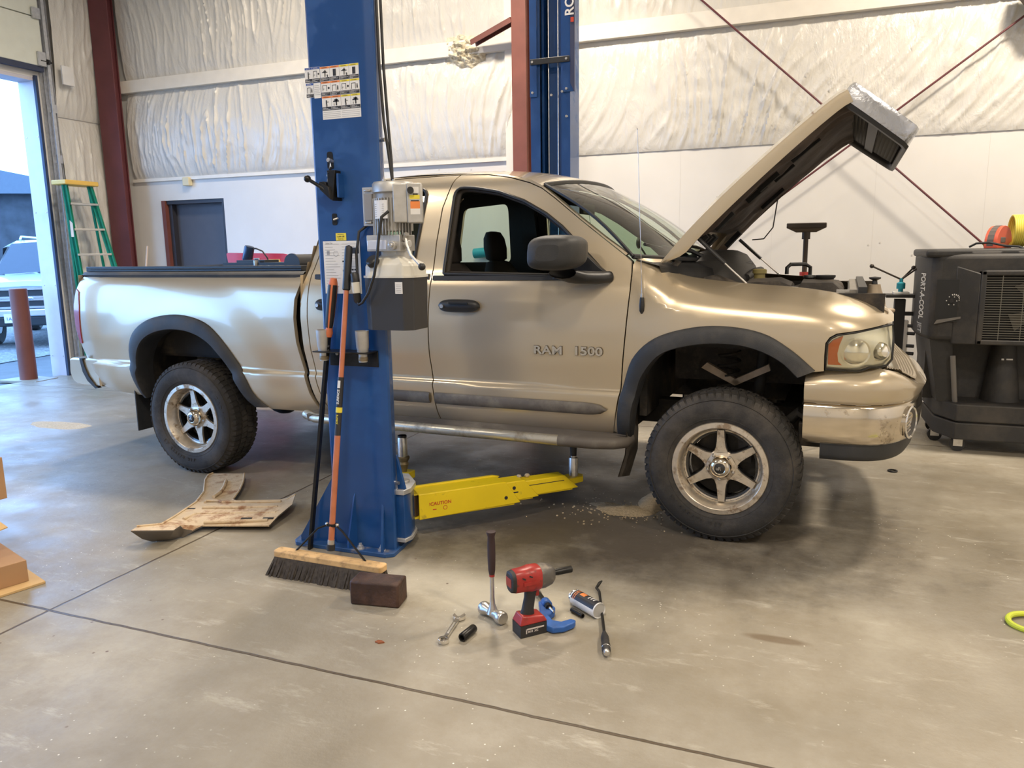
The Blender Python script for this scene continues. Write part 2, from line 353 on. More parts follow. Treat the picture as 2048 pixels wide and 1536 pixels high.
def sheet(name, outer, w, mat, parent, holes=(), flange=.03, step=.04, off=0., mirror=False, fmat=None, **tags):
    """body panel in the (x,z) plane pushed to y=w(x,z)+off with exact normals"""
    loops = [list(outer)]+[list(h) for h in holes]
    L3 = [[Vector((p[0], p[1], 0)) for p in l] for l in loops]; flat = [p for l in L3 for p in l]
    tris = geometry.tessellate_polygon(L3)
    bm = bmesh.new(); V = [bm.verts.new(p) for p in flat]
    for t in tris:
        try: bm.faces.new([V[i] for i in t])
        except ValueError: pass
    xs = [p.x for p in flat]; zs = [p.y for p in flat]
    for lo, hi, no in ((min(xs), max(xs), (1, 0, 0)), (min(zs), max(zs), (0, 1, 0))):
        st = step if no[0] else min(step, .03); k = lo-(lo % st)+st
        while k < hi:
            bmesh.ops.bisect_plane(bm, geom=bm.verts[:]+bm.edges[:]+bm.faces[:], dist=1e-5, plane_co=(k if no[0] else 0, k if no[1] else 0, 0), plane_no=no); k += st
    bm.verts.index_update(); e = .004
    def sh(x, z): return w(x, z)+off
    vs = []; ns = []
    for v in bm.verts:
        x, z = v.co.x, v.co.y; y = sh(x, z); n = Vector(((sh(x+e, z)-sh(x-e, z))/(2*e), -1, (sh(x, z+e)-sh(x, z-e))/(2*e))).normalized()
        vs.append((x, y, z)); ns.append(n)
    fs = []; ln = []; mi = []
    for f in bm.faces:
        idx = [v.index for v in f.verts]; ar = sum(vs[idx[i]][0]*vs[idx[(i+1) % len(idx)]][2]-vs[idx[(i+1) % len(idx)]][0]*vs[idx[i]][2] for i in range(len(idx)))
        if abs(ar) < 1e-9: continue
        if ar < 0: idx.reverse()
        fs.append(idx); ln += [ns[i] for i in idx]; mi.append(0)
    if flange:
        for ed in bm.edges:
            if not ed.is_boundary: continue
            a, b = [v.index for v in ed.verts]; i = len(vs)
            fl = ed.link_faces[0]; cen = fl.calc_center_median()
            A = Vector(vs[a]); B = Vector(vs[b])
            vs += [tuple(A), tuple(B), (B.x, B.y+flange, B.z), (A.x, A.y+flange, A.z)]; ns += [None]*4
            nn = (B-A).cross(Vector((0, 1, 0))); 
            if nn.length < 1e-9: nn = Vector((0, -1, 0))
            nn.normalize()
            if nn.dot(Vector((cen.x, 0, cen.y))-Vector((A.x, 0, A.z))) > 0: nn = -nn; fs.append([i+3, i+2, i+1, i])
            else: fs.append([i, i+1, i+2, i+3])
            ln += [nn]*4; mi.append(1 if fmat else 0)
    bm.free()
    if mirror:
        vs = [(x, 2-y, z) for x, y, z in vs]; nl = []; k = 0; nf = []
        for f in fs: seg = ln[k:k+len(f)]; k += len(f); nf.append(f[::-1]); nl += [Vector((n.x, -n.y, n.z)) for n in seg[::-1]]
        fs, ln = nf, nl
    me = bpy.data.meshes.new(name); me.from_pydata(vs, [], fs); me.materials.append(mat)
    if fmat: me.materials.append(fmat)
    if len(me.polygons) == len(mi): me.polygons.foreach_set('material_index', mi)
    me.polygons.foreach_set('use_smooth', [True]*len(me.polygons))
    if len(me.loops) == len(ln): me.normals_split_custom_set([tuple(n) for n in ln])
    o = bpy.data.objects.new(name, me); COL.objects.link(o); o.parent = parent; setp(o, **tags); return o
def smatte(o): return o
# ================================================================ THE BUILDING
K = dict(kind='structure')
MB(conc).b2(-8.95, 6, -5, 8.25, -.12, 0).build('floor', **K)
g = MB(asph); g.add([(-60, -40, -.03), (-8.95, -40, -.03), (-8.95, 60, -.03), (-60, 60, -.03)], [(0, 1, 2, 3)])
g.use(grav); g.add([(-60, 3, -.025), (-11.2, 3, -.02), (-10.9, 7, -.02), (-11.6, 12, -.02), (-11.5, 60, -.02), (-60, 60, -.025)], [tuple(range(6))]); g.build('ground', **K)
MB(pm('ceiling_liner', (.62, .60, .56), .6)).b2(-9.1, 6.1, -5.1, 8.4, 5.6, 5.7).build('ceiling', **K)
wl = MB(linerm); X0, X1 = -9.02, -8.84
for y0, y1, z0, z1 in ((-5.1, -2.6, 0, 5.6), (1.9, 2.9, 0, 5.6), (7.12, 8.4, 0, 5.6), (2.9, 7.12, 3.64, 5.6), (-2.6, 1.9, 3.64, 5.6)): wl.b2(X0, X1, y0, y1, z0, z1)
wl = wl.build('wall_left', **K)
MB(linerm).b2(-9.1, 6.1, -5.15, -5, 0, 5.6).build('wall_front', **K)
MB(linerm).b2(6, 6.15, -5.1, 8.4, 0, 5.6).build('wall_right', **K)
wb = MB(linerm)
for x0, x1, z0, z1 in ((-9.1, -8.12, 0, 5.6), (-7.09, 6.1, 0, 5.6), (-8.12, -7.09, 2.217, 5.6)): wb.b2(x0, x1, 8.2, 8.4, z0, z1)
wb = wb.build('wall_back', **K)
s_ = MB(pm('seam_grey', (.58, .56, .52), .6))
for x in (-.36, -1.27, .55, 1.46): s_.b2(x-.001, x+.001, 8.199, 8.2, 0, 2.5)
for x, z in ((-.9, 2.0), (-.45, 1.98), (.52, 1.5), (.62, 1.52), (.9, 1.4), (-4.0, 2.42), (-3.6, 2.40)): s_.box((x, 8.198, z), (.014, .003, .014))
s_.build('panel_seam', wb)
# crinkled insulation blankets
def blanket(name, a0, a1, z0, z1, seed, parent, M, bulge=.12, st=.014, mode=0, amp=1.):
    nx = int((a1-a0)/st); nz = int((z1-z0)/.03); vs = []; fs = []
    for i in range(nx+1):
        for j in range(nz+1):
            u = i/nx; v = j/nz; x = a0+(a1-a0)*u; z = z0+(z1-z0)*v
            fan = (x+seed)+.28*noise.noise((x*.55+seed, z*.8, 3.1))+(.35*(v-.5)*noise.noise((x*.5, seed, 0)))*2
            sw = .22*(v**2)*sin(x*1.3+seed*2) if mode == 0 else .5*(1-v)**1.5
            f1 = noise.noise(((fan+sw)*6.5, z*.9, seed)); f2 = noise.noise(((fan+sw)*15., z*1.6, seed+5)); f3 = noise.noise((x*6, z*7, seed+9))
            r1 = (1-abs(f1)*2.2); r2 = (1-abs(f2)*2.4)
            gate = .35+.65*max(0, noise.noise((x*.8, z*1.1, seed+20))+.5)
            edge = min(1, min(v, 1-v)/.12, min(u, 1-u)*(a1-a0)/.15)
            y = -bulge*(sin(pi*min(1, max(0, v)))**.6)-(max(0, r1)**6*.034+max(0, r2)**5*.020+f3*.012)*gate*amp*(.3+.7*edge)
            vs.append((x, y, z))
    for i in range(nx):
        for j in range(nz): a = i*(nz+1)+j; fs.append((a, a+nz+1, a+nz+2, a+1))
    m = MB(vin, M); m.add(vs, fs); o = m.build(name, parent, ang=80); return o
MW = T(0, 8.19, 0)
blanket('insulation', -8.5, -3.02, 2.5, 3.62, 1.3, wb, MW, .075)
blanket('insulation', -8.5, -3.02, 3.72, 5.5, 4.7, wb, MW, .09)
blanket('insulation', -2.78, 6.0, 2.48, 3.60, 8.2, wb, MW, .045, amp=.85, mode=1)
blanket('insulation', -2.78, 6.0, 3.76, 5.5, 12.9, wb, MW, .05)
ML = T(-8.83, 0, 0) @ Matrix.Rotation(pi/2, 4, 'Z')
blanket('insulation', 7.33, 8.19, .05, 3.2, 17.1, wl, ML, .07, amp=.8)
blanket('insulation', 7.33, 8.19, 3.22, 5.5, 21.5, wl, ML, .09)
tb = MB(batts); tb.b2(-8.55, 6, 8.10, 8.2, 3.60, 3.75); tb.b2(-8.55, -2.95, 8.165, 8.2, 2.47, 2.51); tb.b2(-3.14, -2.9, 8.11, 8.2, 2.35, 5.5); tb.build('trim_1', **K)
torn = MB(pm('fibreglass_fluff', (.66, .60, .46), .95, 0, .25, 30, bump=1, bs=60))
nn = 40; rows = []
for i in range(nn):
    row = []
    for j in range(nn):
        u = i/(nn-1)*2-1; v = j/(nn-1)*2-1; r = sqrt(u*u+v*v); d = max(0, 1-r)**.5; n_ = noise.noise((u*4, v*4, 2))*.08+noise.noise((u*11, v*11, 5))*.05
        row.append((-3.62+.24*u*(1+.25*noise.noise((v*2, 1, 0))), 8.16-d*(.10+n_), 3.64+.17*v*(1+.35*noise.noise((u*2, 4, 0)))-.05*u))
    rows.append(row)
torn.loft(rows)
torn.build('torn_insulation', wb, ang=80)
# door_1 personnel door
d1 = MB(redst2); d1.b2(-8.12, -8.06, 8.19, 8.39, 0, 2.217); d1.use(pm('door_frame_dark', (.03, .03, .04), .5)); d1.b2(-8.12, -7.09, 8.22, 8.39, 2.17, 2.216); d1.b2(-7.14, -7.09, 8.22, 8.39, 0, 2.17); d1.b2(-8.06, -8.0, 8.25, 8.40, 0, 2.17)
d1 = d1.build('door_1', **K)
MB(doorgrey).b2(-8.0, -7.14, 8.33, 8.37, .01, 2.17).build('door_slab', d1)
MB(steel).cyl((-7.2, 8.33, .98), (-7.2, 8.27, .98), .012).cyl((-7.2, 8.275, .98), (-7.32, 8.275, .98), .011).build('handle', d1)
# door_2 overhead garage door, raised
d2 = MB(doorpanel)
for k in range(3): d2.b2(-8.78, -8.72, 2.75, 7.16, 3.76+.56*k, 3.76+.56*k+.55)
d2 = d2.build('door_2', bev=.006, **K)
MB(pm('door_seal', (.04, .05, .09), .7)).b2(-8.79, -8.73, 2.75, 7.16, 3.70, 3.76).build('bottom_seal', d2)
tr = MB(galv); tr.b2(-8.80, -8.72, 7.235, 7.24, 0, 5.0); tr.b2(-8.72, -8.715, 7.20, 7.24, 0, 5.0); tr.b2(-8.80, -8.795, 7.20, 7.24, 0, 5.0); tr.b2(-8.835, -8.83, 7.17, 7.31, 0, 5.0); tr.b2(-8.835, -8.775, 7.31, 7.315, 0, 5.0)
for z in (.5, 1.35, 2.0, 2.7, 3.3): tr.box((-8.80, 7.27, z), (.06, .09, .10))
tr.build('track', d2)
br = MB(galv); br.box((-8.70, 7.12, 3.84), (.02, .10, .16)); br.box((-8.69, 7.1, 4.35), (.02, .10, .12)); br.build('hinge_plate', d2)
MB(pm('roller_black', (.03, .03, .03), .5)).cyl((-8.70, 7.10, 3.82), (-8.70, 7.25, 3.82), .012).cyl((-8.70, 7.19, 3.82), (-8.70, 7.215, 3.82), .03).build('roller', d2)
MB(paper).box((-8.66, 7.42, 3.70), (.02, .16, .22)).build('junction_plate', d2)
j = MB(jambm); j.b2(-9.10, -8.845, 7.085, 7.119, -.02, 3.64); j.b2(-9.10, -8.845, 2.9, 7.085, 3.60, 3.66)
j.use(steel)
for z in (.25, 1.15, 2.05, 2.95):
    for x in (-8.87, -9.06): j.cyl((x, 7.085, z), (x, 7.08, z), .008)
j.build('trim_2', **K)
MB(pm('weather_strip', (.025, .04, .09), .6)).b2(-8.845, -8.805, 7.085, 7.12, 0, 3.66).build('trim_3', **K)
MB(jambm).b2(-9.10, -8.845, 1.86, 1.90, 0, 3.64).build('trim_4', **K)
# steel columns, girt, rods
def column(name, x0, x1, y0, mat, label):
    c = MB(mat); c.b2(x0, x1, y0, y0+.014, 0, 5.55); c.b2((x0+x1)/2-.006, (x0+x1)/2+.006, y0+.014, 8.09, 0, 5.55); c.b2((x0+x1)/2-.03, (x0+x1)/2+.03, 8.08, 8.095, 0, 5.55)
    return c.build(name, label=label, cat='column', bev=.002)
column('steel_column', -8.72, -8.41, 7.88, redst, 'dark maroon steel column in the back left corner beside the ladder')
column('steel_column', -2.945, -2.79, 7.80, redst2, 'red brown steel column behind the far blue lift post')
gt = MB(redst2); d = Vector((-3.46, 8.00, 3.70)); e = Vector((-2.94, 7.84, 3.83)); fr = frame(d, e-d); L = (e-d).length
gt.M = fr; gt.b2(-.045, .045, -.004, .004, 0, L); gt.b2(-.045, -.037, -.05, 0, 0, L); gt.b2(.037, .045, -.05, 0, 0, L); gt.build('steel_bracket', label='short red brown steel arm poking through torn insulation beside the column', cat='bracket')
MB(redst2).b2(-3.6, -2.95, 8.10, 8.19, 2.31, 2.33).build('steel_ledge', label='thin red brown steel ledge low on the wall just above the truck roof', cat='ledge')
def rod(x0, z0, x1, z1, label, y=8.0):
    MB(redst).cyl((x0, y, z0), (x1, y, z1), .0095, n=10).build('brace_rod', label=label, cat='rod', group='crossed wall brace rods')
rod(-2.78, 5.40, 2.6, .42, 'thin maroon brace rod on the wall sloping down to the right behind the raised hood')
rod(-2.78, .10, 1.62, 3.40, 'thin maroon brace rod on the wall sloping up to the top right corner', 8.03)
b = MB(pm('brown_bracket', (.11, .075, .05), .6)); b.prism([(1.53, 3.52), (1.66, 3.34), (1.95, 3.34), (1.95, 3.58), (1.53, 3.58)], 7.86, 7.98); b.use(pm('moss_green', (.10, .13, .02), .6)); b.b2(1.53, 1.95, 7.84, 8.0, 3.56, 3.66)
b.build('wall_bracket', label='brown and green metal bracket at the upper right where the brace rod ends', cat='bracket', bev=.004)
MB(pm('cream_plastic', (.70, .62, .40), .5)).b2(-7.68, -7.57, 8.13, 8.2, 2.39, 2.50).build('wall_sensor', label='small cream sensor box on the wall above the grey door', cat='sensor', bev=.01)
MB(teal).cyl((-3.55, 8.12, 1.47), (-3.28, 8.12, 1.49), .055, n=20).build('teal_roll', label='teal roll on the far wall seen through the truck windows', cat='roll')
# outside
b = MB(redst2); b.cyl((0, 0, -.02), (0, 0, 1.12), .098, n=28); b.cyl((0, 0, 1.12), (0, 0, 1.13), .098, .09, n=28)
bo = b.build('bollard', loc=(-9.05, 6.72, 0), label='red brown steel bollard standing just outside the garage door', cat='bollard')
MB(conc).prism([(-.30, -.20), (.30, -.14), (.28, .18), (-.26, .20)], -.02, .006, 'z').build('concrete_base', bo)
# ---- parked SUV outside
Ms = T(-12.35, 9.35, 0) @ rotm(rz=radians(-50))   # local: +x forward, y across
su = thing('suv', 'silver SUV with a licence plate parked outside the open garage door', 'car', M=Ms)
def srow(x, pts): return [(x, y, z) for y, z in pts]
def sect(x, w, zb, zt, wt): return srow(x, [(-w, zb), (-w, zb+.25), (-w*.995, zt-.25), (-w*.97, zt-.08), (-wt, zt), (0, zt+.03), (wt, zt), (w*.97, zt-.08), (w*.995, zt-.25), (w, zb+.25), (w, zb)])
b = MB(suvw); b.loft([sect(-4.5, .88, .55, 1.18, .8), sect(-3.4, .93, .5, 1.2, .82), sect(-1.7, .94, .5, 1.2, .82), sect(-.5, .93, .55, 1.16, .80), sect(0, .88, .6, 1.08, .76), sect(.05, .84, .62, 1.0, .74)]); b.add(sect(.05, .84, .62, 1.0, .74), [tuple(range(11))]); b.build('body', su)
b = MB(suvw); b.loft([sect(-4.45, .80, 1.16, 1.75, .66), sect(-4.2, .80, 1.16, 1.82, .64), sect(-2.3, .80, 1.16, 1.82, .62), sect(-1.95, .80, 1.16, 1.76, .60)]); b.build('roof', su)
b = MB(pm('suv_glass', (.02, .03, .05), .25)); b.loft([[(-1.93, y, z) for y, z in ((-.62, 1.76), (0, 1.80), (.62, 1.76))], [(-1.2, y, z) for y, z in ((-.78, 1.20), (0, 1.24), (.78, 1.20))]])
for s in (-1, 1): b.add([(-4.1, s*.83, 1.2), (-1.35, s*.83, 1.2), (-2.05, s*.72, 1.70), (-4.0, s*.72, 1.70)], [(0, 1, 2, 3)])
b.build('windows', su)
b = MB(suvc)
for s in (-1, 1): b.tube([(-4.2, s*.58, 1.84), (-4.1, s*.58, 1.90), (-2.5, s*.58, 1.90), (-2.4, s*.58, 1.84)], .02)
b.build('roof_rack', su)
b = MB(suvd); b.b2(.05, .075, -.62, .62, .62, .98); b.use(suvc)
for z in (.98, .84, .80, .67): b.b2(.06, .10, -.66, .66, z-.018, z+.018)
b.ball((.11, 0, .82), (.02, .09, .03)); b.build('grille', su)
b = MB(suvc); b.hexa([(.02, -.9, .52), (.16, -.85, .52), (.16, .85, .52), (.02, .9, .52)], [(.02, -.9, .64), (.15, -.85, .64), (.15, .85, .64), (.02, .9, .64)]); b.use(suvd); b.hexa([(-.1, -.9, .34), (.13, -.82, .36), (.13, .82, .36), (-.1, .9, .34)], [(-.1, -.9, .52), (.14, -.82, .52), (.14, .82, .52), (-.1, .9, .52)]); b.build('bumper', su, bev=.02)
for s in (-1, 1): MB(hlhouse).b2(.03, .09, s*.66, s*.86, .74, .96).build('headlight', su, bev=.01)
b = MB(paper); b.b2(.15, .165, -.36, -.06, .42, .57); b.use(lblue); b.text('1A 3452', .075, T(.167, -.335, .465) @ Matrix.Rotation(pi/2, 4, 'Z') @ Matrix.Rotation(pi/2, 4, 'X')); b.build('licence_plate', su)
for x, s in ((-.85, -1), (-.85, 1), (-3.7, -1), (-3.7, 1)):
    w = MB(rubber); w.ring([(.20, -.11), (.35, -.12), (.385, -.09), (.385, .09), (.35, .12), (.20, .11)], (x, s*.80, .365), (0, 1, 0), 32); w = w.build('wheel', su)
    MB(galv).cyl((x, s*.80-.10, .365), (x, s*.80+.10, .365), .20, n=20).build('rim', w)
b = MB(bldg); b.b2(-6, 6, -12, 14, 0, 3.9); b.use(pm('building_roof', (.10, .12, .15), .6)); b.prism([(-6.6, 3.9), (6.6, 3.9), (0, 5.3)], -12.5, 14.5, 'y'); b.build('building', loc=(-38, 30, 0), rz=radians(35), label='low dark building with a grey roof far outside the open door', cat='building')
# ================================================================ THE PICKUP (local: +x forward from front axle, y=0 near tyre face, y=1 centre line)
MT = T(-0.379, 3.892, 0) @ rotm(rz=radians(-2.41))
tk = thing('pickup_truck', 'champagne gold four door pickup truck with its hood raised parked beside the blue lift post', 'truck', M=MT)
Pd = pchip([(.45, .17), (.50, .125), (.56, .085), (.64, .060), (.715, .052), (.735, .052), (.755, .070), (.80, .066), (.95, .048), (1.08, .046), (1.2, .056), (1.3, .076), (1.36, .100), (1.40, .118), (1.6, .175), (1.85, .25), (1.90, .275), (1.94, .33), (1.96, .40)])
Pb = pchip([(.45, .15), (.50, .11), (.56, .078), (.64, .058), (.715, .050), (.735, .050), (.755, .066), (.80, .060), (.95, .040), (1.08, .036), (1.2, .044), (1.28, .058), (1.33, .078), (1.37, .115), (1.40, .16)])
def wbed(x, z):
    y = Pb(z); y += .05*max(0, (-4.30-x)/.38)**2
    d = sqrt((x+3.57)**2+(z-.45)**2); y -= .022*sstep(.95, .66, d); return y
def wcab(x, z): return Pd(z)
Zt = pchip([(-.60, 1.47), (-.45, 1.45), (-.33, 1.40), (-.26, 1.362), (-.125, 1.338), (.068, 1.318), (.344, 1.296), (.563, 1.26), (.70, 1.218), (.765, 1.175)])
Pf = pchip([(.45, .10), (.735, .045), (.755, .055), (.95, .030), (1.05, .022), (1.12, .024), (1.30, .045)])
def wfen(x, z):
    b = sstep(-.56, -.20, x); base = Pd(z)*(1-b)+Pf(min(z, 1.25))*b
    zt = Zt(x); s_ = max(0, (z-(zt-.17))/.17); roll = (.035*s_+.20*s_**3)*sstep(-.55, -.25, x)
    shoulder = .018*sstep(1.16, 1.10, z)*0
    c = .14*max(0, (x-.42)/.35)**2.2
    return base+roll+c+shoulder
fo = 'body panel'
# outlines
flR_o = [(-4.052, .50), (-4.105, .70), (-4.10, .851), (-4.03, .977), (-3.884, 1.064), (-3.693, 1.105), (-3.513, 1.102), (-3.343, 1.052), (-3.225, .95), (-3.132, .821), (-3.059, .700), (-3.01, .590), (-2.932, .500)]
flR_i = [(-4.010, .50), (-4.030, .72), (-3.964, .880), (-3.86, .960), (-3.68, 1.004), (-3.482, .992), (-3.335, .929), (-3.237, .833), (-3.181, .752), (-3.13, .66), (-3.075, .56), (-3.03, .50)]
flF_o = [(-.560, .500), (-.545, .66), (-.517, .785), (-.46, .942), (-.345, 1.048), (-.156, 1.108), (.021, 1.118), (.193, 1.086), (.321, 1.01), (.43, .915)]
flF_i = [(-.480, .500), (-.465, .64), (-.439, .753), (-.405, .849), (-.309, .965), (-.154, 1.018), (.023, 1.030), (.154, 1.009), (.270, .955), (.350, .88)]
aR = [tuple(p) for p in spline(flR_o, 40)]; aF = [tuple(p) for p in spline(flF_o, 32)]
def inset(a, d=.02, c=(0, 0)): return [(c[0]+(p[0]-c[0])*(1-d), c[1]+(p[1]-c[1])*(1-d)) for p in a]
bed = [(-4.60, 1.375), (-4.65, 1.28), (-4.688, 1.15), (-4.695, 1.0), (-4.665, .85), (-4.63, .765), (-4.56, .63), (-4.52, .575), (-4.33, .535), (-4.08, .515)]+inset(aR, .03, (-3.55, .5))[1:-1]+[(-2.925, .490), (-2.52, .485), (-2.575, .62), (-2.605, .76), (-2.638, .95), (-2.645, 1.1), (-2.635, 1.22), (-2.605, 1.30), (-2.598, 1.375)]
sheet('bed_side', bed, wbed, gold, tk)
rdoor = [(-1.945-.0, 1.36)]
# cab side: rear door, front door, cab frame
split = lambda z: np.interp(z, [.50, .64, .76, .94, 1.37, 1.55, 1.75, 1.93, 1.97], [-1.655, -1.662, -1.672, -1.684, -1.675, -1.672, -1.655, -1.60, -1.56])
rear = lambda z: np.interp(z, [.50, .62, .75, .90, 1.15, 1.37, 1.55, 1.72, 1.85, 1.93], [-2.455, -2.49, -2.517, -2.535, -2.547, -2.535, -2.48, -2.40, -2.31, -2.22])
frn = lambda z: np.interp(z, [.50, .53, .765, 1.11, 1.29, 1.36], [-.585, -.575, -.531, -.500, -.487, -.487])
sill = lambda x: .505
g3 = .0035
zl = [.505, .58, .66, .73, .80, .9, 1.0, 1.1, 1.2, 1.3, 1.37]
zu = [1.45, 1.55, 1.65, 1.75, 1.85, 1.90]
qwin = rnd([(-2.41, 1.395), (-2.27, 1.845), (-1.765, 1.872), (-1.815, 1.395)], [.05, .07, .06, .05])
rd = [(rear(z)+g3, z) for z in zl+zu]+[(-2.2, 1.938), (-1.60, 1.946)]+[(split(z)-g3, z) for z in (zl+zu)[::-1]]
sheet('rear_door', rd, wcab, gold, tk, holes=[qwin])
fwin = rnd([(-1.600, 1.375), (-1.580, 1.868), (-1.46, 1.862), (-1.30, 1.832), (-1.14, 1.775), (-1.0, 1.70), (-.90, 1.627), (-.80, 1.535), (-.70, 1.440), (-.645, 1.385), (-.655, 1.355), (-1.0, 1.362)], [.012, .06, .05, 0, 0, 0, 0, 0, .02, .03, .03, 0])
fd = [(split(z)+g3, z) for z in zl+zu]+[(-1.592, 1.946), (-1.40, 1.935), (-1.25, 1.910), (-1.12, 1.873), (-1.04, 1.838), (-.95, 1.775), (-.80, 1.66), (-.65, 1.55), (-.53, 1.463), (-.497, 1.435), (-.492, 1.38)]+[(frn(z)-g3, z) for z in (1.29, 1.2, 1.11, .95, .765, .66, .58, .505)]
fdo = sheet('front_door', fd, wcab, gold, tk, holes=[fwin])
fen = [(frn(z)+g3, z) for z in (1.36, 1.29, 1.2, 1.11, .95, .765, .66, .60)]+[(-.575, .52)]+inset(aF, .03, (0, .45))[0:-1]+[(.405, .905), (.468, .915), (.466, .985), (.468, 1.05), (.485, 1.078), (.515, 1.096), (.60, 1.108), (.765, 1.138), (.768, 1.165)]+[(x, Zt(x)) for x in np.linspace(.755, -.27, 30)]+[(-.32, 1.395), (-.34, 1.44), (-.47, 1.455), (-.487, 1.42)]
sheet('front_fender', fen[::-1], wfen, gold, tk)
# cab skin: rear pillar + roof rail + A pillar + roof, as one smooth shell around the doors
cabo = [(rear(1.37)-.035, 1.37), (rear(1.55)-.04, 1.55), (rear(1.72)-.045, 1.72), (rear(1.85)-.055, 1.85), (-2.33, 1.93), (-2.2, 1.955), (-1.9, 1.968), (-1.5, 1.958), (-1.3, 1.935), (-1.12, 1.895), (-1.05, 1.862), (-.95, 1.79), (-.80, 1.675), (-.65, 1.565), (-.52, 1.478)]+[(x, z+.006) for x, z in [(-.53, 1.463), (-.65, 1.55), (-.80, 1.66), (-.95, 1.775), (-1.04, 1.838), (-1.12, 1.873), (-1.25, 1.910), (-1.40, 1.935), (-1.60, 1.946)]]+[(-2.2, 1.944), (-2.235, 1.931)]+[(rear(z)-g3, z) for z in (1.85, 1.75, 1.65, 1.55, 1.45)]+[(rear(1.37)-g3, 1.37)]+[(rear(z)-g3, z) for z in (1.3, 1.2, 1.1, 1.0, .9, .8, .73, .66, .58, .505)]+[(rear(z)-.052, z) for z in (.505, .58, .66, .73, .8, .9, 1.0, 1.1, 1.2, 1.3)]
def wcs(x, z): return Pd(min(z, 1.95))+max(0, z-1.95)*3
sheet('cab_frame', cabo[::-1], wcs, gold, tk, flange=.05)
for nm, ol, hl in (('cab_frame', cabo, []), ('rear_door', rd, [qwin]), ('front_door', fd, [fwin])):
    sheet(nm, ol if nm != 'cab_frame' else ol[::-1], wcs if nm == 'cab_frame' else wcab, gold, tk, holes=hl, mirror=True)
sheet('front_fender', fen[::-1], wfen, gold, tk, mirror=True); sheet('bed_side', bed, wbed, gold, tk, mirror=True)
# roof
def zroof(x): return pchip([(-2.38, 1.90), (-2.25, 1.945), (-1.9, 1.968), (-1.5, 1.958), (-1.3, 1.935), (-1.12, 1.895), (-1.04, 1.858)])(x)
rw = []
for k in range(19):
    t = (k-9)/9; row = []
    xf = -1.04+.10*(1-t*t); 
    for x in np.linspace(-2.38, xf, 20):
        xx = max(-2.38, min(-1.04, x-.10*(1-t*t)*((x+2.38)/(xf+2.38)))); ye = wcs(xx, min(zroof(xx), 1.958))-.003; row.append((x, 1+t*(1-ye), zroof(xx)+.045*(1-abs(t)**2.4)-.002))
    rw.append(row)
MB(gold).loft(rw).build('roof', tk, ang=80)
# windshield: top edge follows the roof front, bottom the cowl
topE = [(-1.035+.10*(1-t*t), .28+1.44*(t+1)/2, 1.862+.045*(1-abs(t)**2.4)) for t in np.linspace(-1, 1, 17)]
botE = [(-.49+.30*(1-t*t), .135+1.73*(t+1)/2, 1.462-.035*(1-t*t)) for t in np.linspace(-1, 1, 17)]
rows = [[tuple(Vector(a).lerp(Vector(b), s_)+Vector((.035, 0, .045))*sin(pi*s_)*.6) for a, b in zip(topE, botE)] for s_ in np.linspace(0, 1, 10)]
MB(gl_wind).loft(rows).build('windshield', tk, ang=80)
MB(black).tube(rows[0], .012, 6).tube(rows[-1], .014, 6).tube([r[0] for r in rows], .010, 6).tube([r[-1] for r in rows], .010, 6).build('windshield_seal', tk)
# cowl under windshield
cw = MB(black); cw.loft([[(p[0]+.0, p[1], p[2]-.012) for p in botE], [(p[0]+.13, p[1]*.96+.04, p[2]-.05) for p in botE], [(p[0]+.16, p[1]*.96+.04, p[2]-.13) for p in botE]]); cw.build('cowl', tk, ang=80)
# wipers
wp = MB(black); wp.tube([(-.36, .75, 1.47), (-.42, .50, 1.50), (-.47, .30, 1.525)], .009, 6); wp.tube([(-.20, .70, 1.44), (-.28, .62, 1.485), (-.42, .50, 1.51)], .012, 6); wp.tube([(-.25, 1.5, 1.46), (-.33, 1.2, 1.50), (-.34, .95, 1.51)], .009, 6); wp.tube([(-.17, 1.1, 1.43), (-.28, 1.13, 1.49)], .012, 6); wp.build('wiper', tk)
# back of cab + rear glass
bc = MB(gold)
def cabback(y0, y1, z0, z1): return [(float(rear(z0))-.05, y0, z0), (float(rear(z0))-.05, y1, z0), (float(rear(z1))-.05, y1, z1), (float(rear(z1))-.05, y0, z1)]
zs = [.5, .9, 1.2, 1.37, 1.45]; 
for a, b in zip(zs[:-1], zs[1:]): bc.add(cabback(Pd(a), 2-Pd(a), a, b), [(0, 1, 2, 3)])
for a, b in ((1.45, 1.55), (1.55, 1.65), (1.65, 1.75), (1.75, 1.83)):
    bc.add(cabback(Pd(a), .42, a, b), [(0, 1, 2, 3)]); bc.add(cabback(1.58, 2-Pd(a), a, b), [(0, 1, 2, 3)])
bc.add(cabback(.25, 1.75, 1.83, 1.93), [(0, 1, 2, 3)]); bc.build('cab_back', tk)
MB(gl_green).add(cabback(.42, 1.58, 1.45, 1.83), [(0, 1, 2, 3)]).build('rear_window', tk)
# inner door faces / pillars so the cab reads dark inside
trimm = pm('cab_trim', (.045, .038, .032), .8, 0, .1, 6)
for mr in (False, True):
    sheet('door_trim', rd, wcab, trimm, tk, holes=[[(-2.15+(x+2.15)*(.70 if x > -2.15 else .97), 1.62+(z-1.62)*.93) for x, z in qwin]], off=.055, mirror=mr, flange=0)
    sheet('door_trim', fd, wcab, trimm, tk, holes=[[(x-.004 if x < -1 else x-.02, z-.02 if z > 1.6 else z-.0) for x, z in fwin]], off=.055, mirror=mr, flange=0)
hl = MB(pm('headliner', (.10, .09, .075), .9)); hl.loft([[(x, y, zroof(min(-1.05, x))-.03) for x in np.linspace(-2.36, -1.0, 8)] for y in (.34, 1.0, 1.66)]); hl.build('headliner', tk, ang=80)
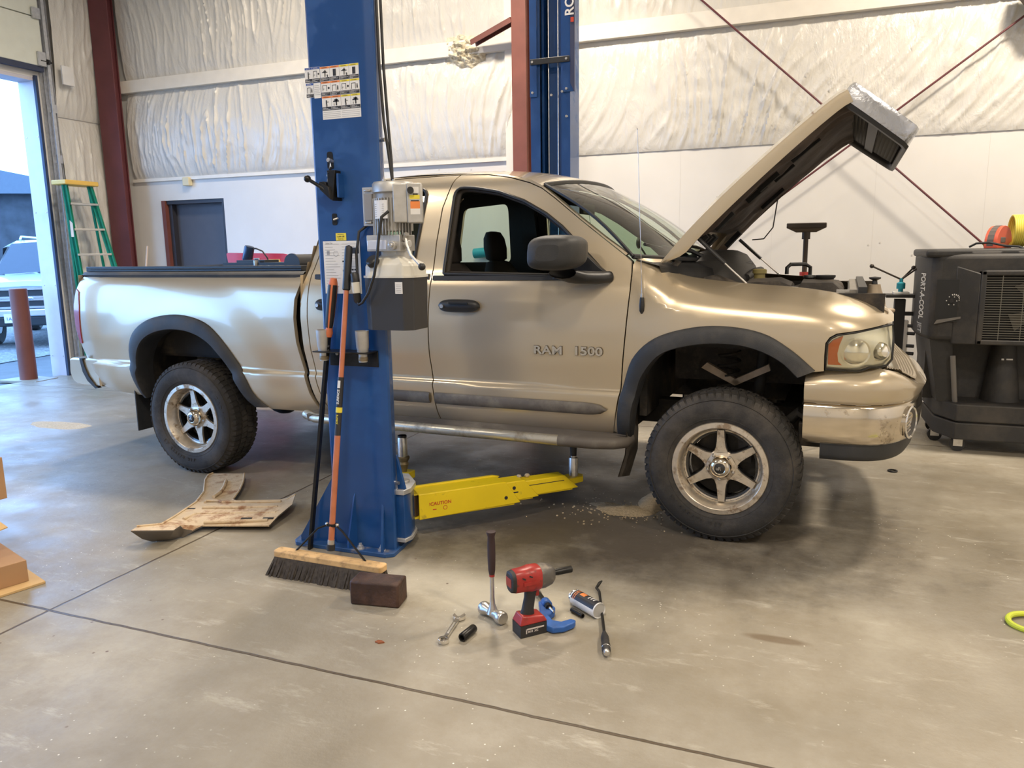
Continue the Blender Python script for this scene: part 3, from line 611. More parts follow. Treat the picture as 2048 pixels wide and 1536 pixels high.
# window glass and trims
def band(poly, y, r, mat, name, f=wcab, off=-.004, mirror=False, closed=True, parent=None):
    pts = [(x, (2-(f(x, z)+off)) if mirror else f(x, z)+off, z) for x, z in poly]
    return MB(mat).tube(pts, r, 6, closed=closed).build(name, parent or tk, ang=80)
band(fwin, 0, .010, black, 'window_seal'); band(qwin, 0, .010, black, 'window_seal')
sheet('rear_door_glass', qwin, wcab, gl_green, tk, off=.03, flange=0)
for h in (fwin, qwin): sheet('side_glass', h, wcab, gl_green, tk, off=.03, mirror=True, flange=0)
# dark run channel inside front window
band([(x*.985-.018, z*.985+.02) for x, z in fwin[:-1]], 0, .016, MATS['cab_trim'], 'window_channel', off=.035)
bt = MB(black); bt.loft([[(x, Pd(1.358)-.012, 1.345), (x, Pd(1.372)-.014, 1.372), (x, Pd(1.372)+.03, 1.378)] for x in (-2.5, -1.69)]); bt.loft([[(x, Pd(1.352)-.012, 1.340), (x, Pd(1.372)-.014, 1.364), (x, Pd(1.372)+.03, 1.372)] for x in (-1.665, -.66)]); bt.build('belt_moulding', tk)
# side mouldings
for n, a, b_ in (('r', -2.46, -1.69), ('f', -1.655, -.60)):
    ln = 26; rows = []
    for k in range(ln+1):
        x = a+(b_-a)*k/ln; e_ = min(1, (b_-x)/.16) if n == 'f' else min(1, (x-a)/.10, (b_-x)/.008+.6); h = .034*max(.0, 1-(1-max(0, e_))**2.6)**.5+.0005; c = .648
        rows.append([(x, Pd(c+h*q)-.004-.014*(1-abs(q)**3), c+h*q) for q in (-1, -.8, -.4, 0, .4, .8, 1)])
    MB(pm('dusty_moulding', (.11, .095, .08), .6, dirt=(.19, .17, .14), ds=4) if n == 'r' else MATS['dusty_moulding']).loft(rows).build('side_moulding', tk, ang=80)
# lettering, handles
lt = MB(pm('badge_shadow', (.10, .075, .05), .5)); lt.text('RAM', .062, xz(-1.020, .044, .942), .002, sx=1.30, sp=1.05, bold=.0034); lt.use(pm('badge_metal', (.66, .60, .50), .22, .9))
lt.text('RAM', .062, xz(-1.020, .040, .942), .003, sx=1.30, sp=1.05, bold=.0016); lt.build('model_badge', tk, label='raised metallic RAM lettering'); lt = MB(MATS['badge_shadow']); lt.text('1500', .062, xz(-.792, .044, .944), .002, sx=1.35, sp=1.0, bold=.0034); lt.use(MATS['badge_metal']); lt.text('1500', .062, xz(-.792, .040, .944), .003, sx=1.35, sp=1.0, bold=.0016); lt.build('model_badge', tk, label='raised metallic 1500 lettering')
def handle(x0, x1, z):
    h = MB(black); cx = (x0+x1)/2; L = (x1-x0)/2
    out = []
    for k in range(25):
        t = -1+2*k/24; r = (1-abs(t)**4)**.5 if abs(t) < 1 else 0; out.append([(cx+L*t, .047-.030*r*.6-.0*abs(t), z+q*.036*max(.15, r)) for q in (-1,)]+[(cx+L*t, .047-(.012+.018*(1-q*q))*max(.2, r), z+q*.036*max(.15, r)) for q in (-.8, -.4, 0, .4, .8)]+[(cx+L*t, .045, z+.036*max(.15, r))])
    h.loft(out); o = h.build('door_handle', tk, ang=60)
    MB(pm('handle_recess', (.006, .006, .006), .7)).box((cx+.01, .012, z+.016), (L*.9, .006, .010)).build('recess', o)
    MB(steel).cyl((x0+.035, .03, z-.002), (x0+.035, .010, z-.002), .011).build('lock_cylinder', o)
handle(-1.607, -1.343, 1.197); handle(-2.545+.07, -2.30, 1.19)
# mirror
mr = MB(flarem); rows = []
for k, (y, sx_, sz_, dx) in enumerate([(.02, .06, .05, .0), (-.03, .12, .078, .0), (-.10, .132, .086, 0), (-.19, .128, .088, -.005), (-.25, .118, .082, -.01), (-.275, .10, .068, -.01), (-.285, .06, .04, -.01)]):
    rows.append([(-.805+dx+sx_*(abs(cos(a))**.6)*(1 if cos(a) > 0 else -1)+(.012*sin(a)), y, 1.488+sz_*(abs(sin(a))**.55)*(1 if sin(a) > 0 else -1)) for a in np.linspace(0, 2*pi, 29)[:-1]])
mr.loft(rows, closed=True); mr.add(rows[-1], [tuple(range(28))]); mr.add(rows[0], [tuple(range(28))])
mo = mr.build('side_mirror', tk, ang=60)
ar = MB(black); ar.loft([[(-.60+.02*cos(a), .085, 1.358+.030*sin(a)) for a in np.linspace(0, 2*pi, 13)[:-1]], [(-.66+.05*cos(a), .03, 1.355+.034*sin(a)) for a in np.linspace(0, 2*pi, 13)[:-1]], [(-.745+.075*cos(a), -.05, 1.362+.034*sin(a)) for a in np.linspace(0, 2*pi, 13)[:-1]], [(-.80+.075*cos(a), -.10, 1.385+.03*sin(a)) for a in np.linspace(0, 2*pi, 13)[:-1]]], closed=True)
ar.build('mirror_arm', mo, ang=60)
tri = MB(black); tri.prism([(-.60, 1.335), (-.93, 1.345), (-.86, 1.40), (-.83, 1.565), (-.66, 1.412), (-.61, 1.375)], .085, .14, 'y'); tri.build('mirror_sail', tk, bev=.006)
MB(chrome).ball((-.93, -.14, 1.49), (.006, .085, .065), 16, 8).build('mirror_glass', mo)
# flares
def flare(o_, i_, f, mirror=False, n=44, mat=flarem, name='fender_flare', lipz=.0):
    A = spline(o_, n); B = spline(i_, n); rows = []
    for k in range(n):
        a, b = A[k], B[k]; row = []
        for t, dy in ((0, .004), (0, -.004), (.08, -.012), (.35, -.022), (.75, -.028), (.95, -.026), (1.0, -.016)):
            x = a.x*(1-t)+b.x*t; z = a.y*(1-t)+b.y*t; row.append((x, f(a.x*(1-t*.5)+b.x*t*.5, a.y)+dy, z))
        bx, bz = B[k].x, B[k].y; row.append((bx, row[-1][1]+.02, bz)); row.append((bx, .16, bz))
        rows.append([(x, 2-y, z) for x, y, z in row] if mirror else row)
    return MB(mat).loft(rows).build(name, tk, ang=50)
for m_ in (False, True): flare(flR_o, flR_i, wbed, m_); flare(flF_o, flF_i, wfen, m_)
# wheel houses
def liner(i_, y0, y1, name='wheel_liner'):
    A = spline(i_, 30); b = MB(darkm); cx = sum(p.x for p in A)/30
    r0 = [(p.x*1.0, y0, p.y) for p in A]; r1 = [(cx+(p.x-cx)*1.12, (y0*.6+y1*.4), .5+(p.y-.5)*1.05) for p in A]; r2 = [(cx+(p.x-cx)*1.1, y1, .5+(p.y-.5)*1.05) for p in A]
    b.loft([r0, r1, r2]); b.build(name, tk, ang=80)
liner(flF_i, .12, .60); liner(flR_i, .12, .62); liner([p for p in flF_i], 1.88, 1.40); liner(flR_i, 1.88, 1.38)
# headlight
hlo = [(.476, .924), (.474, .99), (.476, 1.05), (.492, 1.072), (.52, 1.088), (.60, 1.100), (.758, 1.128), (.764, 1.05), (.762, .965), (.74, .937), (.70, .930), (.665, .932), (.63, .918), (.60, .916)]
def whl(x, z): return wfen(min(x, .78), min(z, 1.1))
hlm = sheet('headlight', hlo, whl, hlhouse, tk, off=.028, flange=.08)
sheet('turn_signal', [(.484, .945), (.482, 1.04), (.50, 1.062), (.545, 1.083), (.53, 1.04), (.523, 1.0), (.528, .96), (.545, .943)], whl, amber, hlm, off=.016, flange=.004)
rf = MB(reflm)
for cx, cz, r in ((.600, 1.005, .066), (.705, 1.005, .046)):
    y = whl(cx, cz)+.027; rf.lathe([(r, -.010), (r*.95, -.002), (r*.6, -.012), (r*.25, -.018), (.001, -.019)], (cx, y, cz), (-.15, 1, 0), 28, cap=False)
rf.build('reflector', hlm, ang=60)
sheet('headlight_lens', hlo, whl, gl_head, hlm, off=.002, flange=.02)
band(hlo, 0, .006, black, 'headlight_seal', f=whl, off=.010, parent=hlm)
sheet('headlight', hlo, whl, hlhouse, tk, off=.01, flange=.08, mirror=True)
# tail lamp and rear bumper
tlp = [(-4.652, 1.27), (-4.688, 1.15), (-4.695, 1.0), (-4.667, .87), (-4.640, .87), (-4.628, 1.0), (-4.612, 1.15), (-4.615, 1.25)]
sheet('tail_lamp', tlp, wbed, redlens, tk, off=-.006, flange=.03); sheet('tail_lamp', tlp, wbed, redlens, tk, off=-.006, flange=.03, mirror=True)
tg = MB(gold); tg.loft([[(-4.64, .11, z), (-4.69, .20, z), (-4.70, 1.0, z), (-4.69, 1.8, z), (-4.64, 1.89, z)] for z in (.70, 1.0, 1.3, 1.37)]); tg.build('tailgate', tk)
RB = rnd([(-4.79, .755), (-4.802, .64), (-4.765, .566), (-4.64, .553), (-4.47, .552), (-4.47, .755)], [.02, .03, .05, .02, 0, 0])
def rbr(y, k, dx): return [(-4.66+(x+4.66)*k+dx, y, .655+(z-.655)*k) for x, z in RB]
rows = [rbr(.072, .90, .0), rbr(.080, .97, 0), rbr(.10, 1, -.004), rbr(.18, 1, -.02), rbr(.35, 1, -.04), rbr(1.0, 1, -.06), rbr(1.65, 1, -.04), rbr(1.82, 1, -.02), rbr(1.90, 1, 0), rbr(1.92, .97, 0)]
rb = MB(gold).loft(rows, closed=True); rb.add(rows[0], [tuple(range(len(RB)))]); rb.add(rows[-1], [tuple(range(len(RB)))]); rbo = rb.build('rear_bumper', tk, ang=50)
MB(black).prism([(-4.662, .760), (-4.632, .760), (-4.618, .70), (-4.585, .63), (-4.52, .560), (-4.49, .545), (-4.525, .540), (-4.60, .595), (-4.64, .66)], .060, .09, 'y').build('bumper_end_cap', rbo)
# bed: rail caps, inside, tonneau rail and rolled cover, floor
for sgn in (0, 1):
    m = MB(flarem); f_ = (lambda y: y) if not sgn else (lambda y: 2-y)
    m.loft([[(x, f_(.098+e), 1.352), (x, f_(.092+e), 1.372), (x, f_(.112+e), 1.390), (x, f_(.24), 1.392), (x, f_(.25), 1.36)] for x, e in ((-4.63, .045), (-4.58, .03), (-4.4, .005), (-4.2, 0), (-3.4, 0), (-2.66, 0), (-2.60, .01))]); m.build('bed_rail_cap', tk, ang=60)
    m = MB(pm('rail_dark', (.02, .022, .025), .4) if not sgn else MATS['rail_dark']); m.b2(-4.65, -2.68, f_(.19), f_(.25), 1.392, 1.428); m.b2(-4.6, -2.68, f_(.185), f_(.195), 1.406, 1.412); m.build('cover_rail', tk, bev=.004)
bi = MB(darkm); bi.b2(-4.6, -2.6, .28, 1.72, .78, .82); bi.b2(-4.6, -2.6, .25, .28, .8, 1.37); bi.b2(-4.6, -2.6, 1.72, 1.75, .8, 1.37); bi.b2(-2.66, -2.62, .2, 1.8, .8, 1.37); bi.build('cargo_bed', tk)
rc = MB(black); rc.cyl((-2.83, .30, 1.44), (-2.83, 1.75, 1.44), .058, n=28); rc.use(MATS['rail_dark']); rc.cyl((-2.83, .285, 1.44), (-2.83, .302, 1.44), .064, n=28); rc.build('rolled_bed_cover', tk, ang=40)
ba = MB(MATS['rail_dark']); ba.b2(-3.55, -2.86, .42, .60, 1.40, 1.445); ba.b2(-3.45, -3.2, .45, .60, 1.44, 1.462); ba.tube([(-4.35, .4, 1.405), (-3.5, .5, 1.43), (-2.9, .6, 1.44)], .007, 6); ba.use(steel); ba.cyl((-3.25, .42, 1.41), (-3.25, .42, 1.46), .016); ba.build('cover_clamp', tk)
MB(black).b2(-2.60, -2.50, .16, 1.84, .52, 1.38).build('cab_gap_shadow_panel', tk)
# underbody: frame, axles, springs, shocks
u = MB(darkm); u.b2(-4.45, .75, .50, .60, .50, .64); u.b2(-4.45, .75, 1.40, 1.50, .50, .64)
for x in (-4.3, -3.0, -2.3, -1.5, -.7, .3): u.b2(x-.05, x+.05, .6, 1.4, .52, .62)
u.build('frame_rail', tk, bev=.008)
MB(darkm).b2(-2.52, -.60, .16, 1.84, .49, .54).build('floor_pan', tk)
MB(darkm).b2(-2.4, -1.2, .62, 1.3, .38, .50).build('fuel_tank', tk, bev=.03)
u = MB(darkm); u.cyl((-3.569, .25, .39), (-3.569, 1.75, .39), .045); u.ball((-3.569, 1, .39), (.16, .15, .16)); u.build('rear_axle', tk)
u = MB(darkm); u.cyl((0, .25, .39), (0, 1.75, .39), .04); u.ball((.02, 1.2, .39), (.13, .12, .12)); u.build('front_axle', tk)
u = MB(pm('rusty_arm', (.42, .33, .24), .7, .2, .3, 12)); u.hexa([(-.16, .36, .855), (-.16, .40, .855), (.02, .40, .765), (.02, .36, .765)], [(-.13, .36, .885), (-.13, .40, .885), (.05, .40, .785), (.05, .36, .785)]); u.hexa([(.02, .36, .765), (.02, .40, .765), (.20, .40, .855), (.20, .36, .855)], [(.0, .36, .79), (.0, .40, .79), (.19, .40, .888), (.19, .36, .888)]); u.build('control_arm', tk)
for y in (.42, 1.58):
    u = MB(darkm); u.cyl((.12, y, .45), (.16, y, 1.0), .03); u.build('shock_absorber', tk); u = MB(darkm); u.tube([(-.02+.055*cos(a), y+.055*sin(a), .55+a*.009) for a in np.linspace(0, 14*pi, 150)], .009, 5); u.build('coil_spring', tk); u = MB(darkm); u.cyl((-3.4, y, .42), (-3.2, y, .75), .025); u.tube([(-4.2, y+.05, .60), (-3.9, y+.05, .47), (-3.57, y+.05, .43), (-3.2, y+.05, .47), (-2.85, y+.05, .58)], .03, 6); u.build('rear_suspension', tk)
u = MB(darkm); u.tube([(-2.9, .45, .46), (-2.3, .5, .42), (-1.6, .55, .42), (-.8, .6, .42)], .035, 8); u.build('exhaust_pipe', tk)
u = MB(darkm); u.tube([(.30, .28, .60), (.36, .24, .67), (.42, .22, .62), (.40, .25, .52)], .03, 8); u.b2(.36, .50, .2, .5, .50, .62); u.build('tow_hook_bracket', tk, bev=.01)
# mud flaps
m = MB(MATS['dusty_moulding']); m.loft([[(-.50, .06, .62), (-.50, .30, .62)], [(-.495, .07, .50), (-.49, .30, .50)], [(-.505, .08, .40), (-.495, .31, .38)], [(-.545, .09, .27), (-.53, .27, .23)]]); m.loft([[(-.505, .06, .62), (-.505, .30, .62)], [(-.50, .07, .50), (-.495, .30, .50)], [(-.51, .08, .40), (-.50, .31, .38)], [(-.55, .09, .27), (-.535, .27, .23)]]); m.build('mud_flap', tk)
MB(flarem).b2(-4.13, -4.118, .06, .31, .25, .60).build('mud_flap', tk, bev=.004); MB(flarem).b2(-4.13, -4.118, 1.69, 1.94, .25, .60).build('mud_flap', tk)
MB(flarem).b2(-.51, -.50, 1.69, 1.94, .25, .60).build('mud_flap', tk)
# side step
st = MB(pm('step_tube', (.62, .58, .48), .32, .8, dirt=(.30, .26, .2), ds=5)); st.tube([(-2.60, .05, .485), (-2.5, .01, .475), (-1.5, .0, .473), (-.86, .0, .473)], .030, 14); so = st.build('side_step', tk, ang=60)
st = MB(MATS['dusty_moulding']); st.loft([[(x, -.012+e, .500), (x, .06, .512), (x, .15+0*e, .508), (x, .16, .47), (x, .0+e, .455)] for x, e in ((-2.55, .0), (-1.5, 0), (-.7, 0), (-.56, .03), (-.50, .09))], closed=True); st.build('step_pad', so, ang=50)
MB(MATS['dusty_moulding']).tube([(-.86, .0, .473), (-.66, .0, .473), (-.56, .03, .473), (-.51, .08, .473), (-.50, .14, .48)], .033, 14).build('step_end', so, ang=60)
MB(darkm).b2(-2.2, -2.12, .1, .5, .46, .50).b2(-1.35, -1.27, .1, .5, .46, .50).b2(-.75, -.67, .1, .5, .46, .50).build('step_bracket', so)
# antenna
an = MB(black); an.lathe([(.004, -.045), (.013, -.03), (.014, .0), (.011, .035), (.009, .04)], (-.418, .045, 1.215), (0, 0, 1), 14); an.use(steel); an.cyl((-.418, .045, 1.255), (-.418, .045, 1.275), .006); an.cyl((-.418, .045, 1.27), (-.452, .045, 2.09), .0022, .0014, 6); an.ball((-.452, .045, 2.09), .004, 8, 6); an.build('antenna', tk)
# ---- front bumper
bp_ = spline([(.385, .045), (.50, .038), (.62, .045), (.72, .075), (.80, .14), (.865, .25), (.915, .42), (.945, .65), (.955, 1.0)], 34)
path = [(p.x, p.y) for p in bp_]; path += [(x, 2-y) for x, y in path[-2::-1]]
def nrm(i):
    a = Vector(path[max(0, i-1)]); b = Vector(path[min(len(path)-1, i+1)]); t = (b-a).normalized(); return Vector((t.y, -t.x))
def prow(i, prof):
    n = nrm(i); return [(path[i][0]-n.x*o, path[i][1]-n.y*o, z) for o, z in prof]
def ztb(i):
    x, y = path[i]; yy = min(y, 2-y); return float(np.interp(yy, [.04, .09, .2, .35, .5, 1.], [.905, .925, .90, .855, .825, .81])) if x > .6 else float(np.interp(x, [.385, .47, .6], [.895, .912, .912]))
n_ = len(path); m = MB(gold); rows = []
for i in range(n_):
    zt = ztb(i); rows.append(prow(i, [(.03, .752), (.006, .757), (.0, .775), (-.012, .80+(zt-.80)*.2), (-.006, .75+(zt-.75)*.72), (.018, zt-.022), (.05, zt-.003), (.10, zt), (.17, zt+.0)]))
m.loft(rows); fb = m.build('front_bumper', tk, ang=70)
m = MB(chromed); m.loft([prow(i, [(.02, .752), (.010, .748), (.004, .735), (-.002, .68), (.004, .61), (.016, .565), (.04, .552), (.08, .552)]) for i in range(n_)]); m.use(darkm); m.loft([prow(i, [(.01, .556), (.018, .75), (.05, .78)]) for i in range(1)]+[prow(i, [(.09, .552), (.05, .75), (.06, .78)]) for i in range(1)])
m.build('chrome_face_bar', fb, ang=70)
m = MB(flarem); m.loft([prow(i, [(.03, .556), (.035, .50), (.05, .472), (.09, .468)]) for i in range(2, n_-2)]); m.build('air_dam', fb, ang=60)
# ribbed step pad on top, dark opening behind
m = MB(pm('pad_plastic', (.30, .26, .20), .6)); ids = [i for i in range(n_) if path[i][1] > .20 and path[i][1] < 1.80]
m.loft([prow(i, [(.035, ztb(i)+.0), (.04, ztb(i)+.010)]+[(.05+.013*k+d, ztb(i)+.010+(.0 if (q % 2) else .005)) for k in range(6) for q, d in enumerate((0, .006))]+[(.135, ztb(i)+.0)]) for i in ids]); m.build('bumper_pad', fb, ang=30)
m = MB(black); m.loft([prow(i, [(.16, ztb(i)+.004), (.175, .70), (.20, .60)]) for i in ids]); m.b2(.55, .62, .3, 1.7, .60, .95); m.build('bumper_opening', fb)
# fog lamps
for sgn in (0, 1):
    k = min(range(n_//2), key=lambda i: abs(path[i][1]-.235)); k = k if not sgn else n_-1-k; n = nrm(k); c = Vector((path[k][0]+n.x*.004, path[k][1]+n.y*.004, .653)); ax = Vector((n.x, n.y, .0))
    m = MB(chrome); m.ring([(.075, -.01), (.078, .004), (.070, .008), (.064, .0)], c, ax, 32, sx=.95, sy=1.05); m.use(pm('fog_dark', (.06, .055, .05), .4) if not sgn else MATS['fog_dark']); m.lathe([(.068, .003), (.05, -.004), (.001, -.012)], c, ax, 28, sx=.95, sy=1.05, cap=False)
    fr_ = frame(c, ax); m.use(steel)
    for q in range(5): m.M = fr_; m.box((-.028, -.040+.018*q, .003), (.045, .004, .006), rotm(rz=.25))
    m.M = Matrix.Identity(4); m.build('fog_lamp', fb, ang=60)
# radiator support + engine bay
m = MB(darkm); m.b2(.60, .70, .28, 1.72, .80, 1.16); m.b2(-.42, .72, .27, .30, .98, 1.27); m.b2(-.42, .72, 1.70, 1.73, .62, 1.27); m.b2(-.46, -.42, .2, 1.8, .6, 1.33); m.build('engine_bay_panel', tk)
m = MB(goldtrim); m.loft([[(x, wfen(x, Zt(x))+.0, Zt(x)-.001), (x, .30, Zt(x)-.012), (x, .31, Zt(x)-.08)] for x in np.linspace(-.30, .74, 20)]); m.build('fender_inner_lip', tk, ang=50)
m = MB(gritty); m.b2(-.35, .45, .6, 1.4, .75, 1.12)
m.ball((-.02, 1.0, 1.20), (.30, .30, .13)); m.tube([(.25, .75, 1.22), (.40, .85, 1.26), (.48, 1.1, 1.25), (.4, 1.4, 1.22)], .055, 12); m.build('engine', tk, ang=60)
m = MB(pm('air_box', (.030, .028, .026), .55, bump=.1)); rows = []
for x, h, w in ((-.46, 1.40, .24), (-.36, 1.455, .32), (-.22, 1.488, .36), (-.10, 1.485, .36), (-.04, 1.46, .33), (.02, 1.39, .26), (.06, 1.28, .18)): rows.append([(x, 1.0-w*1.4, 1.15), (x, 1.0-w*1.2, h-.06), (x, 1.0-w*.7, h-.005), (x, 1.0, h), (x, 1.0+w*.7, h-.005), (x, 1.0+w*1.2, h-.06), (x, 1.0+w*1.4, 1.15)])
m.loft(rows); m.tube([(.02, .70, 1.33), (.05, .85, 1.36), (.06, 1.1, 1.36), (.03, 1.3, 1.33)], .022, 8); m.tube([(-.04, .70, 1.36), (-.01, .85, 1.40), (0, 1.1, 1.40), (-.04, 1.3, 1.36)], .016, 8); m.build('air_cleaner_housing', tk, ang=50)
m = MB(gritty); m.tube([(-.36, .45, 1.24), (-.25, .44, 1.30), (-.1, .42, 1.33), (.02, .45, 1.28)], .03, 8); m.tube([(-.30, .36, 1.34), (-.2, .34, 1.30), (-.05, .33, 1.30), (.1, .34, 1.27)], .012, 6); m.b2(-.38, -.12, .33, .52, 1.10, 1.30); m.build('wiring_harness', tk, bev=.01)
m = MB(gritty)
rows = [[(x, y0, 1.18), (x, y0+.02, z), (x, (y0+y1)/2, z+.015), (x, y1-.02, z), (x, y1, 1.18)] for x, z, y0, y1 in ((.02, 1.26, .40, .66), (.06, 1.315, .36, .70), (.22, 1.325, .36, .70), (.28, 1.30, .38, .68), (.30, 1.22, .42, .62))]
m.loft(rows); m.use(pm('dull_yellow_cap', (.22, .18, .06), .5)); m.lathe([(.030, 0), (.030, .03), (.038, .032), (.038, .052), (.03, .056), (.001, .056)], (.10, .62, 1.325), n=16); m.build('coolant_bottle', tk, ang=50)
m = MB(gritty); rows = [[(x, y0, 1.14), (x, y0+.02, z), (x, (y0+y1)/2, z+.012), (x, y1-.02, z), (x, y1, 1.14)] for x, z, y0, y1 in ((.30, 1.26, .42, .78), (.33, 1.315, .40, .82), (.48, 1.315, .40, .82), (.53, 1.27, .42, .76), (.56, 1.18, .45, .66))]
m.loft(rows); m.use(black); m.lathe([(.04, 0), (.05, .012), (.05, .022), (.001, .024)], (.44, .62, 1.325), n=20); m.lathe([(.015, 0), (.035, .012), (.03, .024), (.001, .026)], (.36, .64, 1.322), n=8); m.build('battery_cover', tk, ang=50)
m = MB(finm); m.b2(.56, .60, .34, 1.66, .80, 1.285); m.use(castal)
for k in range(22): m.b2(.553, .561, .36+.055*k, .368+.055*k, .82, 1.28)
m.use(black); m.b2(.60, .64, .30, 1.70, 1.25, 1.30); m.b2(.60, .63, .32, .40, .8, 1.27); m.use(castal); m.b2(.50, .56, .325, .345, .95, 1.285); m.b2(.54, .56, .325, .40, .95, 1.275); m.build('radiator', tk)
m = MB(goldtrim); m.lathe([(.060, 0), (.055, .05), (.035, .10), (.028, .13), (.001, .13)], (.68, .60, 1.17), n=16); m.use(black); m.lathe([(.015, 0), (.012, .02), (.03, .03), (.03, .036), (.001, .04)], (.68, .60, 1.30), n=10); m.build('radiator_support_horn', tk, ang=50)
m = MB(MATS['rusty_arm']); m.tube([(.72, .50, 1.20), (.74, .56, 1.17), (.78, .66, 1.16)], .012, 6); m.b2(.72, .76, .45, .62, 1.12, 1.15); m.build('hood_latch', tk, bev=.005)
m = MB(black); m.tube([(.20, 1.25, 1.33), (.20, 1.25, 1.37), (.22, 1.27, 1.39), (.30, 1.35, 1.39), (.33, 1.38, 1.37), (.33, 1.38, 1.30)], .012, 8); m.build('dipstick_loop', tk)
# ---- the open hood
E1 = [(-.400, 1.398), (-.385, 1.412), (-.25, 1.572), (-.071, 1.753), (.08, 1.892), (.208, 2.004), (.33, 2.106), (.451, 2.200), (.50, 2.226)]
hp = spline(E1, 30); rows = []; yn = .255
def hn(i):
    a = hp[max(0, i-1)]; b = hp[min(29, i+1)]; t = (b-a).normalized(); return Vector((-t.y, t.x)), t
def hrow(i, prof):
    out = []
    for k_, (y, o) in enumerate(prof):
        t_ = (y-1)/.745; s0 = .17*max(0, 1-abs(t_)**7) if .27 < y < 1.73 else 0; q = 29*(s0+(1-s0)*i/29); a = min(28, int(q)); f = q-a; n0, _ = hn(a); n1, _ = hn(a+1); n = n0*(1-f)+n1*f; p = hp[a]*(1-f)+hp[a+1]*f
        out.append((p.x+n.x*o, y, p.y+n.y*o))
    return out
def skirt(i): s_ = i/29; return -.070*sstep(0, .14, s_)*(1-.12*sstep(.4, 1, s_))
ys = np.linspace(-1, 1, 21)
def crown(t, i): return .045*(1-abs(t)**2.6)+.018*sstep(.25, .15, abs(abs(t)-.62))*sstep(0, .3, i/29)
m = MB(gold); m.loft([hrow(i, [(yn+.002, skirt(i)), (yn-.004, skirt(i)*.5), (yn, -.008)]+[(1+.745*t, crown(t, i)) for t in ys]+[(2-yn, -.008), (2-yn+.004, skirt(i)*.5), (2-yn-.002, skirt(i))]) for i in range(30)]); hd = m.build('hood', tk, ang=60)
# underside liner with ribs and pockets
def und(i, y):
    t = (y-1)/.745; s_ = i/29
    v = -.055+.020*(noise.noise((s_*5, y*3.3, 2)))
    rib = max(0, 1-abs(abs(t)-(.28+.45*s_))/.07)*.022; rib2 = max(0, 1-abs(abs(t)-.86)/.07)*.018
    return v-(rib+rib2)*sstep(.03, .12, s_)
m = MB(hoodin); ys2 = np.linspace(yn+.012, 2-yn-.012, 40)
hr = []
for i in range(2, 30): hr.append(hrow(i, [(yn+.008, skirt(i))]+[(y, und(i, y)*sstep(0, .2, i/29)-.01) for y in ys2]+[(2-yn-.008, skirt(i))]))
m.loft(hr); m.build('hood_liner', hd, ang=80)
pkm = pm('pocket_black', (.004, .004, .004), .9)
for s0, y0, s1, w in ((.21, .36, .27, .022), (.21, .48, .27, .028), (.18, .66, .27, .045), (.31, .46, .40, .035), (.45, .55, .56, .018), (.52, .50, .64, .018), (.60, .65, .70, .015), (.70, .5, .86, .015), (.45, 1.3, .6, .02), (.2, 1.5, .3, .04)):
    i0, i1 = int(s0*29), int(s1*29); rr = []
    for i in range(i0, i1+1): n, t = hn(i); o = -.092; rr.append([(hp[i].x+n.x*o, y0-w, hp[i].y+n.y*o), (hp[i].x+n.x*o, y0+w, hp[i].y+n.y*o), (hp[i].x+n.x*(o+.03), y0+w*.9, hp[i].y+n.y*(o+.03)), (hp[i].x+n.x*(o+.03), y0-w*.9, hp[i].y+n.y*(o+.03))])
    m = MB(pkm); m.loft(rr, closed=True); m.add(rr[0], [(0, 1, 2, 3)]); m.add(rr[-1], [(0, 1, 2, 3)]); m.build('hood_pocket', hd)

# front lip of hood down to the grille (hood folds over)
v_ = Vector((.80, -.60)); u_ = Vector((.60, .80))    # along grille down, outward
gb = Vector((.50, 2.215)); 
def gp3(y, a, o): return (gb.x+v_.x*a+u_.x*o, y, gb.y+v_.y*a+u_.y*o)
GL = .365
def gy(a): return .262+.075*(a/GL)**1.5
m = MB(chrome); prof = [(-.005, -.012), (.02, .035), (.03, .05)]
out = [(gy(a), a) for a in np.linspace(-.0, GL-.05, 10)]+[(gy(GL-.05)+.01, GL-.02), (gy(GL)+.05, GL)]; out = out+[(1.0, GL)]+[(2-y, a) for y, a in out[::-1]]+[(1.7, -.015), (1.35, -.035), (1.0, -.04), (.65, -.035), (.3, -.015)]
cx, cz = 1.0, .19
rows = []
for sc_, o in ((1.0, -.030), (1.0, .035), (.985, .055), (.93, .060), (.90, .045), (.89, .0), (.89, -.028)):
    rows.append([gp3(1+(y-1)*sc_ if sc_ > .9 else 1+(y-1)*(sc_+.03), cz+(a-cz)*(sc_ if sc_ > .99 else 1-(1-sc_)*1.5), o) for y, a in out])
wchr = pm('silver_wrap', (.56, .58, .63), .22, .95, 0, 5, bump=.22, bs=35)
m = MB(wchr); m.loft(rows[:5], closed=True); m.use(black); m.loft(rows[4:], closed=True); m.build('grille_surround', hd, ang=50)
